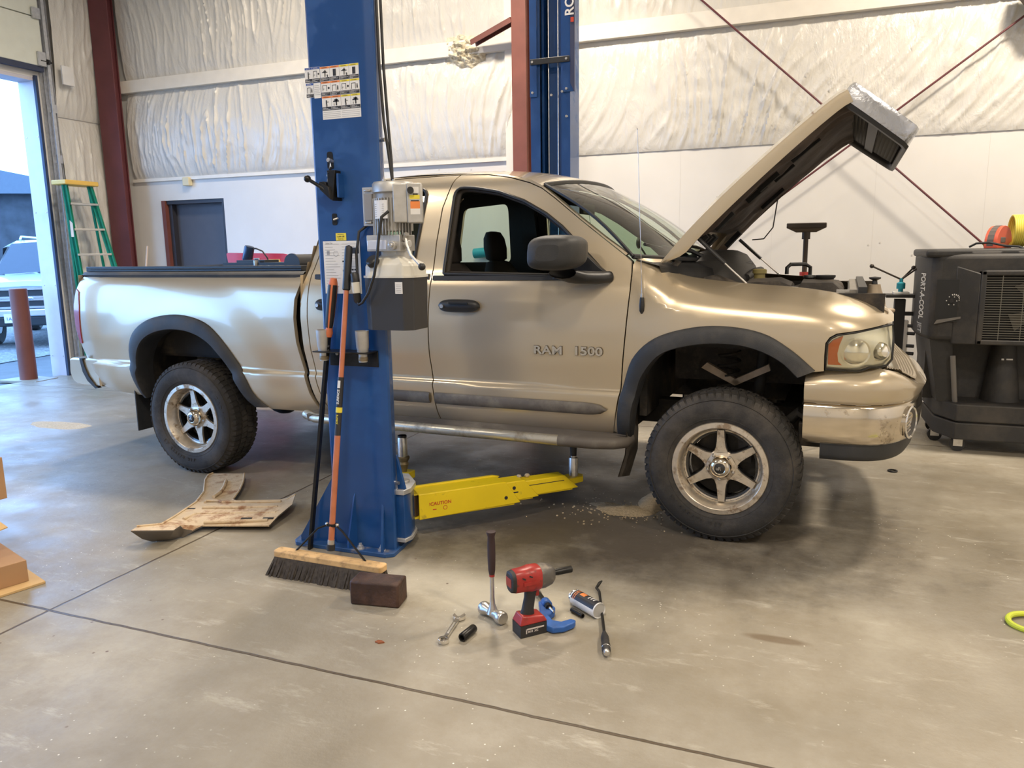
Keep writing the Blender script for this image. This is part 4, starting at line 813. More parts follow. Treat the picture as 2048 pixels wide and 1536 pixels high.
# housing behind the surround (facing the engine bay) with mesh
m = MB(black); rows = []
for sc_, o in ((1.0, -.032), (.99, -.050), (.94, -.052), (.90, -.035), (.89, -.02)): rows.append([gp3(1+(y-1)*sc_, cz+(a-cz)*(1-(1-sc_)*1.6)+.012, o) for y, a in out])
m.loft(rows, closed=True); m.build('grille_housing', hd, ang=50)
m = MB(ink); m.hexa([gp3(.33, .150, -.030), gp3(.33, .205, -.030), gp3(.33, .205, .0), gp3(.33, .150, .0)], [gp3(1.67, .150, -.030), gp3(1.67, .205, -.030), gp3(1.67, .205, .0), gp3(1.67, .150, .0)]); m.build('grille_crossbar', hd)
m = MB(pm('mesh_grey', (.07, .07, .07), .28, .8))
def seg(y0, a0, y1, a1): m.tube([gp3(y0, a0, -.015), gp3(y1, a1, -.015)], .0028, 4, cap=False)
y = .33-.32
while y < 1.68:
    for sg in (1, -1):
        a0, a1 = (.03, .345) if sg > 0 else (.345, .03); ya, yb = y, y+.17
        if yb < .34 or ya > 1.66: continue
        t0 = max(0, (.34-ya)/.17); t1 = min(1, (1.66-ya)/.17); seg(ya+.17*t0, a0+(a1-a0)*t0, ya+.17*t1, a0+(a1-a0)*t1)
    y += .024
m.build('grille_mesh', hd)
m = MB(black); m.tube([(.12, 1.35, 1.80), (.10, 1.33, 1.62), (.05, 1.3, 1.55), (-.02, 1.3, 1.545)], .004, 5); m.build('hood_wire', hd)
# gas struts, hinges
for y, a, b_ in ((.30, (-.20, 1.565), (.085, 1.300)), (1.68, (-.145, 1.550), (.12, 1.315))):
    p, q = Vector((a[0], y, a[1])), Vector((b_[0], y, b_[1])); m = MB(black); m.cyl(p, p.lerp(q, .55), .011, n=10); m.use(steel); m.cyl(p.lerp(q, .55), q, .005, n=8); m.ball(q, .009, 8, 6); m.build('hood_strut', tk)
for y in (.30, 1.70): MB(gritty).hexa([(-.40, y-.01, 1.30), (-.36, y-.01, 1.30), (-.36, y+.01, 1.30), (-.40, y+.01, 1.30)], [(-.30, y-.01, 1.44), (-.27, y-.01, 1.43), (-.27, y+.01, 1.43), (-.30, y+.01, 1.44)]).build('hood_hinge', tk)
# ---- interior
def seat(x, y, w):
    s_ = MB(fabric); rows = []
    for z, cx, t, ww in ((.82, -1.30, .24, 1.), (.95, -1.33, .25, 1.), (1.0, -1.40, .20, .98)): pass
    s_.box((x+.28, y, .98), (.54, w, .16)); so = s_.build('seat', tk, bev=.05, seg=4)
    s_ = MB(fabric); rows = []
    for z, dx, t, ww in ((.98, 0, .09, .46), (1.1, -.03, .10, .5), (1.25, -.08, .095, .5), (1.36, -.12, .08, .42), (1.415, -.14, .06, .30), (1.43, -.145, .02, .2)):
        rows.append([(x+dx+t*cos(a), y+w*ww*(abs(sin(a))**.7)*(1 if sin(a) > 0 else -1), z) for a in np.linspace(0, 2*pi, 21)[:-1]])
    s_.loft(rows, closed=True); s_.build('backrest', so, ang=70)
    s_ = MB(fabric); rows = []
    for z, t, ww in ((1.425, .03, .10), (1.44, .058, .125), (1.52, .065, .135), (1.59, .058, .125), (1.635, .035, .10), (1.642, .01, .05)):
        rows.append([(x-.15-(z-1.43)*.12+t*cos(a), y+ww*(abs(sin(a))**.7)*(1 if sin(a) > 0 else -1), z) for a in np.linspace(0, 2*pi, 21)[:-1]])
    s_.loft(rows, closed=True); s_.build('headrest', so, ang=70)
seat(-1.63, .52, .50); seat(-1.72, 1.45, .50)
m = MB(fabric); m.box((-2.15, 1, .95), (.5, 1.4, .18)); m.hexa([(-2.40, .3, .95), (-2.25, .3, .95), (-2.25, 1.7, .95), (-2.40, 1.7, .95)], [(-2.46, .3, 1.33), (-2.38, .3, 1.33), (-2.38, 1.7, 1.33), (-2.46, 1.7, 1.33)]); m.build('rear_bench', tk, bev=.04)
m = MB(trimm); rows = []
for y in np.linspace(.2, 1.8, 12): rows.append([(-.55, y, 1.40), (-.75, y, 1.415+.02*sin(y*5)), (-.92, y, 1.35), (-.95, y, 1.2), (-.8, y, 1.05)])
m.loft(rows); m.build('dashboard', tk, ang=60)
m = MB(black); m.tube([(-1.02+.06*sin(a)*1., 1.45+.19*cos(a), 1.30+.18*sin(a)) for a in np.linspace(0, 2*pi, 25)[:-1]], .014, 8, closed=True); m.cyl((-1.02, 1.45, 1.30), (-.85, 1.45, 1.22), .03); m.box((-1.02, 1.45, 1.30), (.02, .34, .05)); m.build('steering_wheel', tk)
for y in (.19, 1.81): 
    m = MB(trimm); m.hexa([(-1.78, y-.03, 1.35), (-1.64, y-.03, 1.35), (-1.64, y+.03, 1.35), (-1.78, y+.03, 1.35)], [(-1.74, y+.06 if 0 else (.36 if y < 1 else 1.58), 1.90), (-1.64, .36 if y < 1 else 1.58, 1.90), (-1.64, .42 if y < 1 else 1.64, 1.90), (-1.74, .42 if y < 1 else 1.64, 1.90)]); m.build('centre_pillar', tk)
m = MB(trimm); m.tube([(-1.0, .93, 1.83), (-1.02, .93, 1.79)], .008, 6); m.box((-1.02, 1.0, 1.755), (.03, .24, .065)); m.build('rear_view_mirror', tk, bev=.008)
m = MB(pm('freshener_green', (.12, .22, .12), .7)); m.tube([(-1.0, .98, 1.72), (-.99, .98, 1.66)], .0015, 4); m.prism([(-1.03, 1.50), (-.95, 1.50), (-.95, 1.52), (-.98, 1.525), (-.975, 1.55), (-.94, 1.56), (-.965, 1.60), (-.95, 1.62), (-.98, 1.66), (-1.01, 1.65), (-1.04, 1.63), (-1.02, 1.60), (-1.05, 1.57), (-1.005, 1.55), (-1.0, 1.525), (-1.03, 1.52)], .975, .979, 'y'); m.build('air_freshener', tk)
m = MB(black); m.tube([(-.62, 1.05, 1.42), (-.64, .98, 1.48), (-.66, .95, 1.52)], .006, 6); m.ball((-.66, .93, 1.535), (.012, .05, .035), 12, 8); m.build('phone_mount', tk)
# ---- wheels
def wheel(cx, yc, spin, side=1, first=None):
    fl = -1 if side == 1 else 1      # outward direction along y
    def P(prof): return prof
    R = .393; cz = .389; M0 = T(cx, yc, cz) @ (Matrix.Identity(4) if side == 1 else Matrix.Rotation(pi, 4, 'Z')) @ Matrix.Rotation(pi/2, 4, 'X')   # local z -> -y (outward)
    w = MB(silver, M0); w.lathe([(.243, -.01), (.243, .006), (.240, .010), (.216, .012), (.212, .009), (.196, -.058), (.194, -.064), (.183, -.066)], n=64, cap=False)
    w.use(blackgloss); w.lathe([(.197, -.066), (.190, -.075), (.188, -.20), (.225, -.23), (.230, -.23)], n=48, cap=False); w.ring([(.193, -.064), (.172, -.070), (.168, -.092), (.193, -.092)], n=48)
    for k in range(6):   # black window bridges
        a = spin+pi/6+k*pi/3; w.box((.178*cos(a), .178*sin(a), -.085), (.02, .07, .02), rotm(rz=a))
    w.use(silver)
    w.lathe([(.085, -.075), (.083, -.056), (.075, -.050), (.001, -.050)], n=40)
    for k in range(6):
        a = spin+k*pi/3; ca, sa = cos(a), sin(a)
        prof = [(.070, .036), (.100, .024), (.13, .020), (.190, .0165)]
        up_, lo_ = [], []
        def q(r, h, z): return (r*ca-h*sa, r*sa+h*ca, z)
        w.use(silver); w.loft([[q(r, -h, -.075), q(r, -h, -.050), q(r, h, -.050), q(r, h, -.075)] for r, h in prof]); w.add([q(.190, -.0165, -.075), q(.190, -.0165, -.050), q(.190, .0165, -.050), q(.190, .0165, -.075)], [(0, 1, 2, 3)])
        w.use(blackgloss); w.loft([[q(r, -h-.010, -.095), q(r, -h-.004, -.062), q(r, h+.004, -.062), q(r, h+.010, -.095)] for r, h in prof])
    wo = w.build('wheel', tk, ang=40)
    t = MB(rubber, M0); t.lathe([(.238, -.02), (.243, .004), (.252, .008), (.27, .018), (.31, .026), (.345, .020), (.366, .006), (.380, -.012), (.388, -.030), (.3885, -.06), (.381, -.062), (.381, -.070), (.389, -.072), (.390, -.112), (.382, -.114), (.382, -.122), (.390, -.124), (.389, -.164), (.381, -.166), (.381, -.174), (.3885, -.176), (.387, -.210), (.372, -.228), (.33, -.245), (.27, -.235), (.24, -.22)], n=96, cap=False)
    nb = 62
    for k in range(nb):
        a = 2*pi*k/nb
        for (z0, z1, da, h) in ((.008, -.056, 0, .374), (-.066, -.116, .03, .386), (-.120, -.170, .0, .386), (-.180, -.232, .05, .374)):
            m2 = Matrix.Rotation(a+da, 4, 'Z') @ T(h, 0, (z0+z1)/2) @ Matrix.Rotation(.18 if z0 > -.1 else -.18, 4, 'X')
            if z0 > 0 or z1 < -.2:
                s_ = 1 if z0 > 0 else -1; zz = abs(z1-z0)/2
                lo = [(-.03, -.013, zz*s_), (-.008, -.013, zz*s_*.55)]; 
                t.add([m2 @ Vector(v) for v in [(-.012, -.013, s_*zz), (-.012, .013, s_*zz), (.016, .013, s_*zz*.45), (.016, -.013, s_*zz*.45), (.020, -.013, -s_*zz), (.020, .013, -s_*zz), (-.012, .013, -s_*zz), (-.012, -.013, -s_*zz)]], [(0, 1, 2, 3), (3, 2, 5, 4), (4, 5, 6, 7), (0, 3, 4, 7), (1, 6, 5, 2), (0, 7, 6, 1)])
            else: t.box((0, 0, 0), (.016, .030, abs(z1-z0)*.9), m2)
    # faint sidewall band
    t.use(rubber); t.ring([(.355, .0135), (.358, .017), (.361, .012)], n=72); t.ring([(.262, .012), (.265, .0175), (.268, .014)], n=72)
    for word, a0, s_ in (('LT 265/70 R17', 3.75, .030), ('RADIAL', .55, .034)):
        for k, ch in enumerate(word):
            if ch == ' ': continue
            a = a0+k*.085 if a0 > 2 else a0-k*.11
            flip = 0
            t.text(ch, s_, Matrix.Rotation(a, 4, 'Z') @ T(.30 if a0 > 2 else .30, 0, .0245) @ Matrix.Rotation(pi/2 if a0 > 2 else -pi/2, 4, 'Z'), .0015, 'CENTER', bold=.001)
    t.build('tyre', wo, ang=38)
    c = MB(chromed, M0); c.lathe([(.058, -.052), (.058, -.036), (.056, -.022), (.048, -.008), (.038, .0), (.030, .002), (.027, .0)], n=36); c.use(blackgloss); c.lathe([(.0275, .0), (.02, .003), (.001, .0035)], n=28)
    c.use(steel); c.text('aR', .026, T(-.018, -.008, .0035), .0006); co = c.build('centre_cap', wo, ang=40)
    for k in range(5):
        a = spin+.55+k*2*pi/5; MB(steel, M0 @ T(.068*cos(a), .068*sin(a), 0)).lathe([(.0085, -.052), (.0085, -.038), (.006, -.034), (.001, -.033)], n=10).build('lug_nut', wo, ang=40)
    b = MB(darkm, M0); b.lathe([(.165, -.12), (.165, -.13), (.001, -.13)], n=40); b.use(darkm); b.box((.11, .08, -.125), (.07, .12, .06)); b.lathe([(.08, -.11), (.07, -.08), (.001, -.08)], n=24); b.build('brake_disc', wo)
    return wo
wheel(0, .028, radians(92)); wheel(-3.569, .028, radians(98)); wheel(0, 1.972, 0, -1); wheel(-3.569, 1.972, 0, -1)
# ================================================================ TWO POST LIFT
lp = thing('lift_post', 'tall blue vehicle lift post in front of the truck covered in warning labels', 'lift post', (-2.09, 3.35, 0))
FY = 3.22
m = MB(blue)   # folded column, open at the back
sec = [(-2.05, 3.33), (-2.22, 3.33), (-2.245, 3.30), (-2.245, FY+.02), (-2.225, FY), (-1.935, FY), (-1.918, FY+.003), (-1.890, FY+.010), (-1.884, FY+.022), (-1.895, 3.29), (-1.915, 3.33), (-2.0, 3.33), (-2.0, 3.315), (-1.925, 3.312), (-1.912, 3.28), (-1.902, FY+.03), (-1.94, FY+.02), (-2.22, FY+.02), (-2.23, 3.29), (-2.215, 3.315), (-2.05, 3.315)]
m.prism(sec, .02, 5.0, 'z'); m.build('column', lp, True, ang=25)
bp2 = [(-2.47, 3.20), (-2.44, 3.165), (-1.90, 3.168), (-1.865, 3.20), (-1.865, 3.62), (-2.44, 3.62), (-2.50, 3.36)]
m = MB(blued); m.prism([(-2.462, 3.19), (-2.435, 3.162), (-1.905, 3.162), (-1.868, 3.19), (-1.89, 3.43), (-1.985, 3.56), (-2.40, 3.56), (-2.49, 3.34)], .0, .022, 'z'); m.build('base_plate', lp, True, bev=.003)
m = MB(blue)
def guss(x0, y0, x1, y1, z, t=.012):
    d = Vector((x1-x0, y1-y0, 0)); n = Vector((-d.y, d.x, 0)).normalized()*t/2; a = Vector((x0, y0, .02)); b = Vector((x1, y1, .02)); c = Vector((x0, y0, z)); e = Vector((x1, y1, .05))
    m.hexa([a-n, b-n, e-n, c-n], [a+n, b+n, e+n, c+n])

for ga in ((-2.10, FY+.01, -2.125, 3.172, .345), (-1.945, FY+.02, -1.93, 3.175, .345), (-2.24, 3.24, -2.42, 3.19, .37)):
    m = MB(blue); guss(*ga); m.build('gusset', lp, True)
for i, (x, y) in enumerate(((-2.425, 3.225), (-2.06, 3.185), (-1.945, 3.20), (-1.90, 3.40))):
    m = MB(galv); m.cyl((x, y, .022), (x, y, .027), .020, n=16); m.cyl((x, y, .027), (x, y, .040), .014, n=6); m.cyl((x, y, .04), (x, y, .052), .008, n=8); m.build('anchor_bolt', lp, True)
m = MB(steel)
for z, y in ((3.55, 3.42), (3.0, 3.44), (2.72, 3.44), (2.02, 3.43), (.36, 3.36)): m.cyl((-1.90, 3.275, z), (-1.872, 3.272, z), .009, n=8)
m.build('column_bolt', lp, True)
m = MB(pm('lift_cable_black', (.02, .02, .022), .5)); 
for dx, dy in ((0, 0), (.010, .02)): m.tube([(-1.882+dx, 3.262+dy, 5.0), (-1.880+dx, 3.262+dy, 2.7), (-1.878+dx, 3.262+dy, 2.35), (-1.868+dx, 3.265+dy, 2.1), (-1.850+dx*.6, 3.27+dy*.4, 1.93), (-1.838, 3.27, 1.825)], .0075, 6)
m.build('hydraulic_hose', lp, True, ang=80)
# slots and lock mechanism
m = MB(pm('slot_black', (.004, .004, .005), .8)); m.prism(rnd([(-2.155, 1.895), (-2.155, 1.975), (-2.125, 1.975), (-2.120, 1.895)], .012), FY-.003, FY+.001, 'y'); m.build('column_slot', lp, True); m = MB(MATS['slot_black']); m.prism(rnd([(-2.145, 1.635), (-2.145, 1.69), (-2.118, 1.69), (-2.118, 1.635)], .01), FY-.003, FY+.001, 'y'); m.build('column_slot', lp, True)
m = MB(impact); m.hexa([(-2.125, FY-.05, 1.76), (-2.105, FY-.05, 1.745), (-2.085, FY, 1.745), (-2.125, FY, 1.76)], [(-2.13, FY-.05, 1.885), (-2.085, FY-.05, 1.885), (-2.085, FY, 1.885), (-2.13, FY, 1.885)]); m.use(blue); m.b2(-2.083, -2.072, FY-.045, FY, 1.76, 1.87)
m.use(impact); m.cyl((-2.15, FY-.055, 1.82), (-2.15, FY, 1.82), .016, n=12); m.tube([(-2.225, FY-.065, 1.848), (-2.19, FY-.062, 1.828), (-2.155, FY-.055, 1.805), (-2.12, FY-.045, 1.775)], .009, 8); m.ball((-2.228, FY-.065, 1.85), .017, 12, 8); m.cyl((-2.12, FY-.05, 1.87), (-2.125, FY-.02, 1.90), .006, n=8); m.hexa([(-2.17, FY-.06, 1.80), (-2.11, FY-.06, 1.75), (-2.10, FY-.04, 1.75), (-2.16, FY-.04, 1.80)], [(-2.17, FY-.06, 1.835), (-2.12, FY-.06, 1.81), (-2.11, FY-.04, 1.81), (-2.16, FY-.04, 1.835)])
m.build('safety_lock_lever', lp, True, bev=.002)
m = MB(steel); m.cyl((-2.15, FY-.02, 1.835), (-2.132, FY-.01, 1.93), .002, n=6); m.cyl((-2.125, FY-.02, 1.875), (-2.132, FY-.01, 1.93), .002, n=6); m.cyl((-2.145, FY-.02, 1.86), (-2.142, FY-.016, 1.88), .006, n=8); m.cyl((-2.132, FY-.03, 1.935), (-2.13, FY, 1.93), .010, n=10); m.build('release_cable', lp, True); m = MB(steel); m.cyl((-2.13, FY-.012, 1.66), (-2.105, FY-.012, 1.667), .005, n=8)
m.build('slot_pin', lp, True)
# warning labels
def lab(m, x, z, w, h, hc, word, seed):
    y = FY-.0015; tm = lambda xx, zz: xz(xx, y-.0012, zz)
    m.use(paper).b2(x, x+w, y, FY, z, z+h)
    m.use(hc).b2(x+.001, x+w-.001, y-.0008, y, z+h*.86, z+h-.001)
    m.use(paper if hc is lblue else ink).text(word, h*.095, tm(x+w*.18, z+h*.885), .0001, sx=1.0)
    m.use(ink).b2(x+.001, x+w-.001, y-.0008, y, z+.001, z+h*.25)
    m.use(paper)
    for k in range(3): m.b2(x+.004, x+w*(.9-.25*((seed+k) % 3)), y-.0012, y, z+h*(.055+.062*k), z+h*(.075+.062*k))
    m.use(ink); cx = x+w/2; cz = z+h*.55; q = seed % 6; P = lambda a, b, c, d: m.b2(cx+w*a, cx+w*b, y-.0010, y, cz+h*c, cz+h*d)
    def D(a, b, r): m.cyl((cx+w*a, y, cz+h*b), (cx+w*a, y-.0010, cz+h*b), w*r, n=10)
    if q == 0: P(-.09, .03, -.12, .08); D(-.03, .12, .07); P(-.09, -.04, -.28, -.12); P(.0, .05, -.28, -.12); P(.03, .22, .02, .05)
    elif q == 1: P(-.34, .12, .16, .19); P(-.34, -.30, -.22, .16); P(.08, .12, -.22, .16); P(-.30, -.16, -.08, -.05); D(.32, -.02, .10)
    elif q == 2: P(-.30, .28, .02, .07); P(-.16, .14, .07, .13); P(-.06, -.02, -.25, .22); P(.04, .08, -.25, .22); D(.26, -.16, .06); P(.22, .32, -.28, -.20)
    elif q == 3: P(-.32, .30, -.0, .08); P(-.2, .2, .08, .18); P(-.04, .08, -.25, .22); P(-.26, -.22, -.25, -.1)
    elif q == 4: P(-.34, .10, .13, .16); P(-.34, -.30, -.24, .13); P(.06, .10, -.24, .13); D(.26, .05, .06); P(.20, .32, -.20, .0)
    else: P(-.16, .16, -.25, .22)
def labels(name, fn):
    m = MB(paper); fn(m); return m.build(name, lp, True)
def L1(m):
    for k in range(2): lab(m, -2.253+.0415*k, 2.291, .041, .068, lblue, 'NOTICE', k)
    lab(m, -2.250, 2.225, .041, .064, lblue, 'NOTICE', 4)
    m.use(paper).b2(-2.207, -2.170, FY-.0015, FY, 2.220, 2.288); m.use(inkg)
    for k in range(6): m.b2(-2.204, -2.180+.004*(k % 3), FY-.002, FY, 2.275-.008*k, 2.277-.008*k)
def L2(m):
    w = .0505; x0 = -2.168
    for r in range(3):
        for c in range(4): lab(m, x0+.001*r+(w+.0015)*c, 2.292-.0655*r, w, .064, lor if c < 2 else lye, 'WARNING' if c < 2 else 'CAUTION', (r*5+c*3+2))
    m.use(paper).b2(x0+.002, x0+.209, FY-.0015, FY, 2.121, 2.160); m.use(inkg)
    for k in range(4):
        m.b2(x0+.006, x0+.10, FY-.002, FY, 2.128+.008*k, 2.1295+.008*k); m.b2(x0+.108, x0+.203, FY-.002, FY, 2.128+.008*k, 2.1295+.008*k)
labels('notice_label', L1); labels('warning_label', L2)
m = MB(lye); m.b2(-2.130, -2.073, FY-.002, FY, 1.562, 1.597); m.use(ink); m.text('12,000 LBS', .0095, xz(-2.125, FY-.0025, 1.578), .0001, bold=.0002); m.text('Rated Cap.', .007, xz(-2.118, FY-.0025, 1.568), .0001); m.b2(-2.12, -2.085, FY-.0025, FY, 1.590, 1.592); m.build('capacity_label', lp, True)
m = MB(paper); m.b2(-2.205, -2.000, FY-.002, FY, 1.309, 1.560); m.use(inkg)
for k in range(16):
    z = 1.545-.0135*k; m.b2(-2.195, -2.115-.012*((k*7) % 4), FY-.003, FY, z, z+.0014); m.b2(-2.10, -2.02-.01*((k*5) % 4), FY-.003, FY, z, z+.0014)
m.use(ink).b2(-2.05, -2.006, FY-.003, FY, 1.50, 1.528)
for x, z in ((-2.06, 1.45), (-2.035, 1.42), (-2.05, 1.42), (-2.10, 1.46), (-2.10, 1.415)): m.b2(x, x+.010, FY-.003, FY, z, z+.007)
m.use(inkg); m.ring([(.012, 0), (.0128, .001), (.0136, 0)], (-2.135, FY-.002, 1.50), (0, -1, 0), 16); m.b2(-2.185, -2.17, FY-.003, FY, 1.495, 1.515); m.text('Safety Tips', .009, xz(-2.19, FY-.003, 1.548), .0001); m.build('instruction_sheet', lp, True)
# carriage behind the post
m = MB(blue); CP = [(-1.915, 3.27), (-1.85, 3.275), (-1.842, 3.32), (-1.868, 3.415), (-1.96, 3.53), (-2.0, 3.53), (-2.0, 3.33)]; m.prism(CP, .07, .30, 'z'); m.use(galv); CQ = [(-1.915, 3.262), (-1.845, 3.267), (-1.832, 3.32), (-1.860, 3.425), (-1.965, 3.545), (-2.0, 3.545), (-2.0, 3.33)]; m.prism(CQ, .30, .325, 'z'); m.prism(CQ, .05, .07, 'z'); m.use(steel); m.cyl((-1.915, 3.40, .325), (-1.915, 3.40, .338), .030, n=20); m.use(blue); m.hexa([(-1.89, 3.285, .325), (-1.845, 3.285, .325), (-1.845, 3.30, .325), (-1.89, 3.30, .325)], [(-1.892, 3.285, .50), (-1.888, 3.285, .50), (-1.888, 3.30, .50), (-1.892, 3.30, .50)])
m.build('carriage', lp, True, bev=.003)
# power unit
pu = thing('hydraulic_power_unit', 'grey motor and pump with white tank bolted to the blue lift post', 'pump', (-1.82, 3.2, 1.45))
X, Y = -1.815, 3.235
m = MB(castal); m.lathe([(.085, 1.60), (.085, 1.765), (.088, 1.77), (.098, 1.775), (.098, 1.812), (.090, 1.822), (.001, 1.824)], (X, Y, 0), n=40)
for k in range(20):
    a = radians(180+9*k-5); m.box((X+.090*cos(a), Y+.090*sin(a), 1.665), (.022, .0035, .165), rotm(rz=a))
m.cyl((X-.03, Y-.03, 1.82), (X-.03, Y-.03, 1.835), .008, n=8); m.cyl((X+.02, Y-.03, 1.82), (X+.02, Y-.03, 1.832), .006, n=8); m.build('motor', pu, True, ang=40)
m = MB(castal); m.b2(X-.135, X-.055, Y-.055, Y+.02, 1.625, 1.80); m.use(pm('grey_cover', (.24, .24, .25), .5)); m.b2(X-.120, X-.078, Y-.068, Y-.05, 1.650, 1.770); m.use(steel)
for z in (1.64, 1.785): m.cyl((X-.118, Y-.064, z), (X-.085, Y-.064, z), .006, n=8)
m.build('capacitor_box', pu, True, bev=.004)
m = MB(castal); cbM = T(X+.082, Y-.045, 1.715) @ rotm(rz=radians(25)); m.M = cbM; m.b2(-.050, .012, -.055, .05, -.080, .090); m.b2(.012, .080, -.060, .05, -.082, .092)
co = m.build('switch_box', pu, True, bev=.004)
m = MB(paper, cbM); y = -.0605; m.b2(.040, .066, y, -.06, .048, .075); m.use(lye).b2(.025, .070, y, -.06, .022, .040); m.use(lor).b2(.027, .070, y, -.06, -.020, .012); m.use(paper).b2(.027, .070, y, -.06, -.045, -.020); m.use(ink).b2(.04, .062, y-.0005, -.06, .040, .046); m.b2(.03, .066, y-.0005, -.06, .012, .017); m.build('switch_label', co, True)
m = MB(black, cbM); m.cyl((.030, -.06, .060), (.030, -.078, .060), .015, n=16); m.build('start_button', co, True)
m = MB(paper); a = radians(258); 
for k in range(6):
    a0 = radians(240+7*k); a1 = radians(240+7*(k+1)); r = .1035; m.add([(X+r*cos(a0), Y+r*sin(a0), 1.655), (X+r*cos(a1), Y+r*sin(a1), 1.655), (X+r*cos(a1), Y+r*sin(a1), 1.737), (X+r*cos(a0), Y+r*sin(a0), 1.737)], [(0, 1, 2, 3)])
m.use(inkg)
for k in range(7): a0 = radians(244); r = .1045; m.cyl((X+r*cos(a0), Y+r*sin(a0), 1.665+.009*k), (X+r*cos(radians(272)), Y+r*sin(radians(272)), 1.665+.009*k), .0012, n=4)
m.build('motor_plate', pu, True)
m = MB(castal); m.b2(X-.105, X+.07, Y-.085, Y+.06, 1.508, 1.582); m.use(pm('label_silver', (.60, .63, .72), .35, .3)); m.b2(X-.102, X+.0, Y-.088, Y-.08, 1.515, 1.558); m.use(castal); m.cyl((X+.035, Y-.08, 1.535), (X+.035, Y-.105, 1.535), .020, n=16); m.use(steel); m.cyl((X+.035, Y-.10, 1.535), (X+.035, Y-.115, 1.535), .012, n=6); m.use(castal); m.cyl((X+.07, Y-.04, 1.54), (X+.10, Y-.05, 1.54), .018, n=12); m.cyl((X+.03, Y, 1.47), (X+.03, Y, 1.51), .05, n=20); m.build('valve_block', pu, True, bev=.003)
m = MB(castal); m.tube([(X+.085, Y-.06, 1.575), (X+.095, Y-.07, 1.535), (X+.12, Y-.08, 1.49), (X+.175, Y-.09, 1.440)], .0065, 8); m.cyl((X+.075, Y-.05, 1.56), (X+.095, Y-.065, 1.585), .012, n=10); m.use(black); m.ball((X+.18, Y-.09, 1.437), .017, 14, 10); m.build('release_handle', pu, True)
def octo(w, d, z, c=.3):
    return [(X-.005+a*w, Y+b*d, z) for a, b in ((-1, -1+c), (-1+c, -1), (1-c, -1), (1, -1+c), (1, 1-c), (1-c, 1), (-1+c, 1), (-1, 1-c))]
m = MB(tank); m.loft([octo(.055, .05, 1.512), octo(.055, .05, 1.49), octo(.075, .065, 1.475), octo(.118, .090, 1.452), octo(.125, .095, 1.44), octo(.127, .097, 1.395)], closed=True); m.loft([octo(.134, .104, 1.397), octo(.134, .104, 1.387)], closed=True); m.add(octo(.134, .104, 1.397), [tuple(range(8))]); m.build('tank_top', pu, True, bev=.006, ang=25)
m = MB(tankb); rr = [octo(.130, .100, 1.387), octo(.124, .098, 1.145)]; m.loft(rr, closed=True); m.add(rr[0], [tuple(range(8))]); m.add(rr[1], [tuple(range(8))]); to = m.build('tank_bottom', pu, True, bev=.005, ang=25)
m = MB(paper); m.b2(X+.045, X+.082, Y-.1025, Y-.095, 1.315, 1.368); m.use(inkg)
for k in range(5): m.b2(X+.050, X+.076, Y-.1035, Y-.1, 1.323+.008*k, 1.3245+.008*k)
m.build('tank_label', to, True)
m = MB(black); m.lathe([(.026, 0), (.030, .004), (.030, .026), (.024, .032), (.001, .034)], (X-.068, Y-.085, 1.452), (-.15, -.55, .6), n=24); m.build('filler_cap', pu, True)
m = MB(black); m.tube([(X+.040, Y-.125, 1.685), (X+.015, Y-.145, 1.66), (X-.0, Y-.15, 1.58), (X-.015, Y-.15, 1.48), (X-.035, Y-.148, 1.40), (X-.075, Y-.14, 1.32), (X-.115, Y-.13, 1.275), (X-.14, Y-.12, 1.265), (X-.155, Y-.11, 1.285)], .0068, 8); m.tube([(X-.16, Y-.09, 1.41), (X-.172, Y-.07, 1.50), (X-.165, Y-.05, 1.60), (X-.12, Y-.02, 1.64)], .0068, 8); m.build('power_cord', pu, True, ang=80)
m = MB(black); m.lathe([(.010, 0), (.017, .01), (.0175, .045), (.019, .047)], (X-.152, Y-.11, 1.270), (-.08, .0, 1), n=12); m.lathe([(.020, 0), (.020, .042), (.014, .05)], (X-.160, Y-.108, 1.365), (-.08, .0, 1), n=12); m.use(tank); m.lathe([(.019, 0), (.020, .005), (.020, .045), (.0205, .05)], (X-.156, Y-.11, 1.318), (-.08, .0, 1), n=16); m.build('cord_plug', pu, True, ang=40)
# adapter rack and adapters
m = MB(impact); m.b2(-2.235, -1.925, FY-.10, FY-.001, 1.030, 1.036); m.b2(-2.20, -1.925, FY-.006, FY-.001, .955, 1.03); m.use(steel); m.cyl((-2.15, FY-.01, 1.015), (-2.15, FY-.02, 1.015), .008, n=8); m.build('adapter_rack', lp, True, bev=.002)
for i, (x, lb) in enumerate(((-2.195, 'round steel lift adapter standing at the left end of the rack on the blue post'), (-1.975, 'round steel lift adapter standing at the right end of the rack below the pump'))):
    m = MB(castal); m.lathe([(.021, -.050), (.021, -.012), (.024, -.010), (.027, 0), (.027, .01), (.030, .02), (.033, .10), (.030, .10), (.028, .03), (.001, .03)], n=28); m.use(pm('worn_brass', (.25, .20, .13), .5, .5) if i == 0 else MATS['worn_brass']); m.ring([(.0215, -.045), (.023, -.04), (.023, -.03), (.0215, -.025)], n=24); m.build('lift_adapter', loc=(x, FY-.06, 1.037), label=lb, cat='adapter', group='lift adapters on the rack', ang=40)
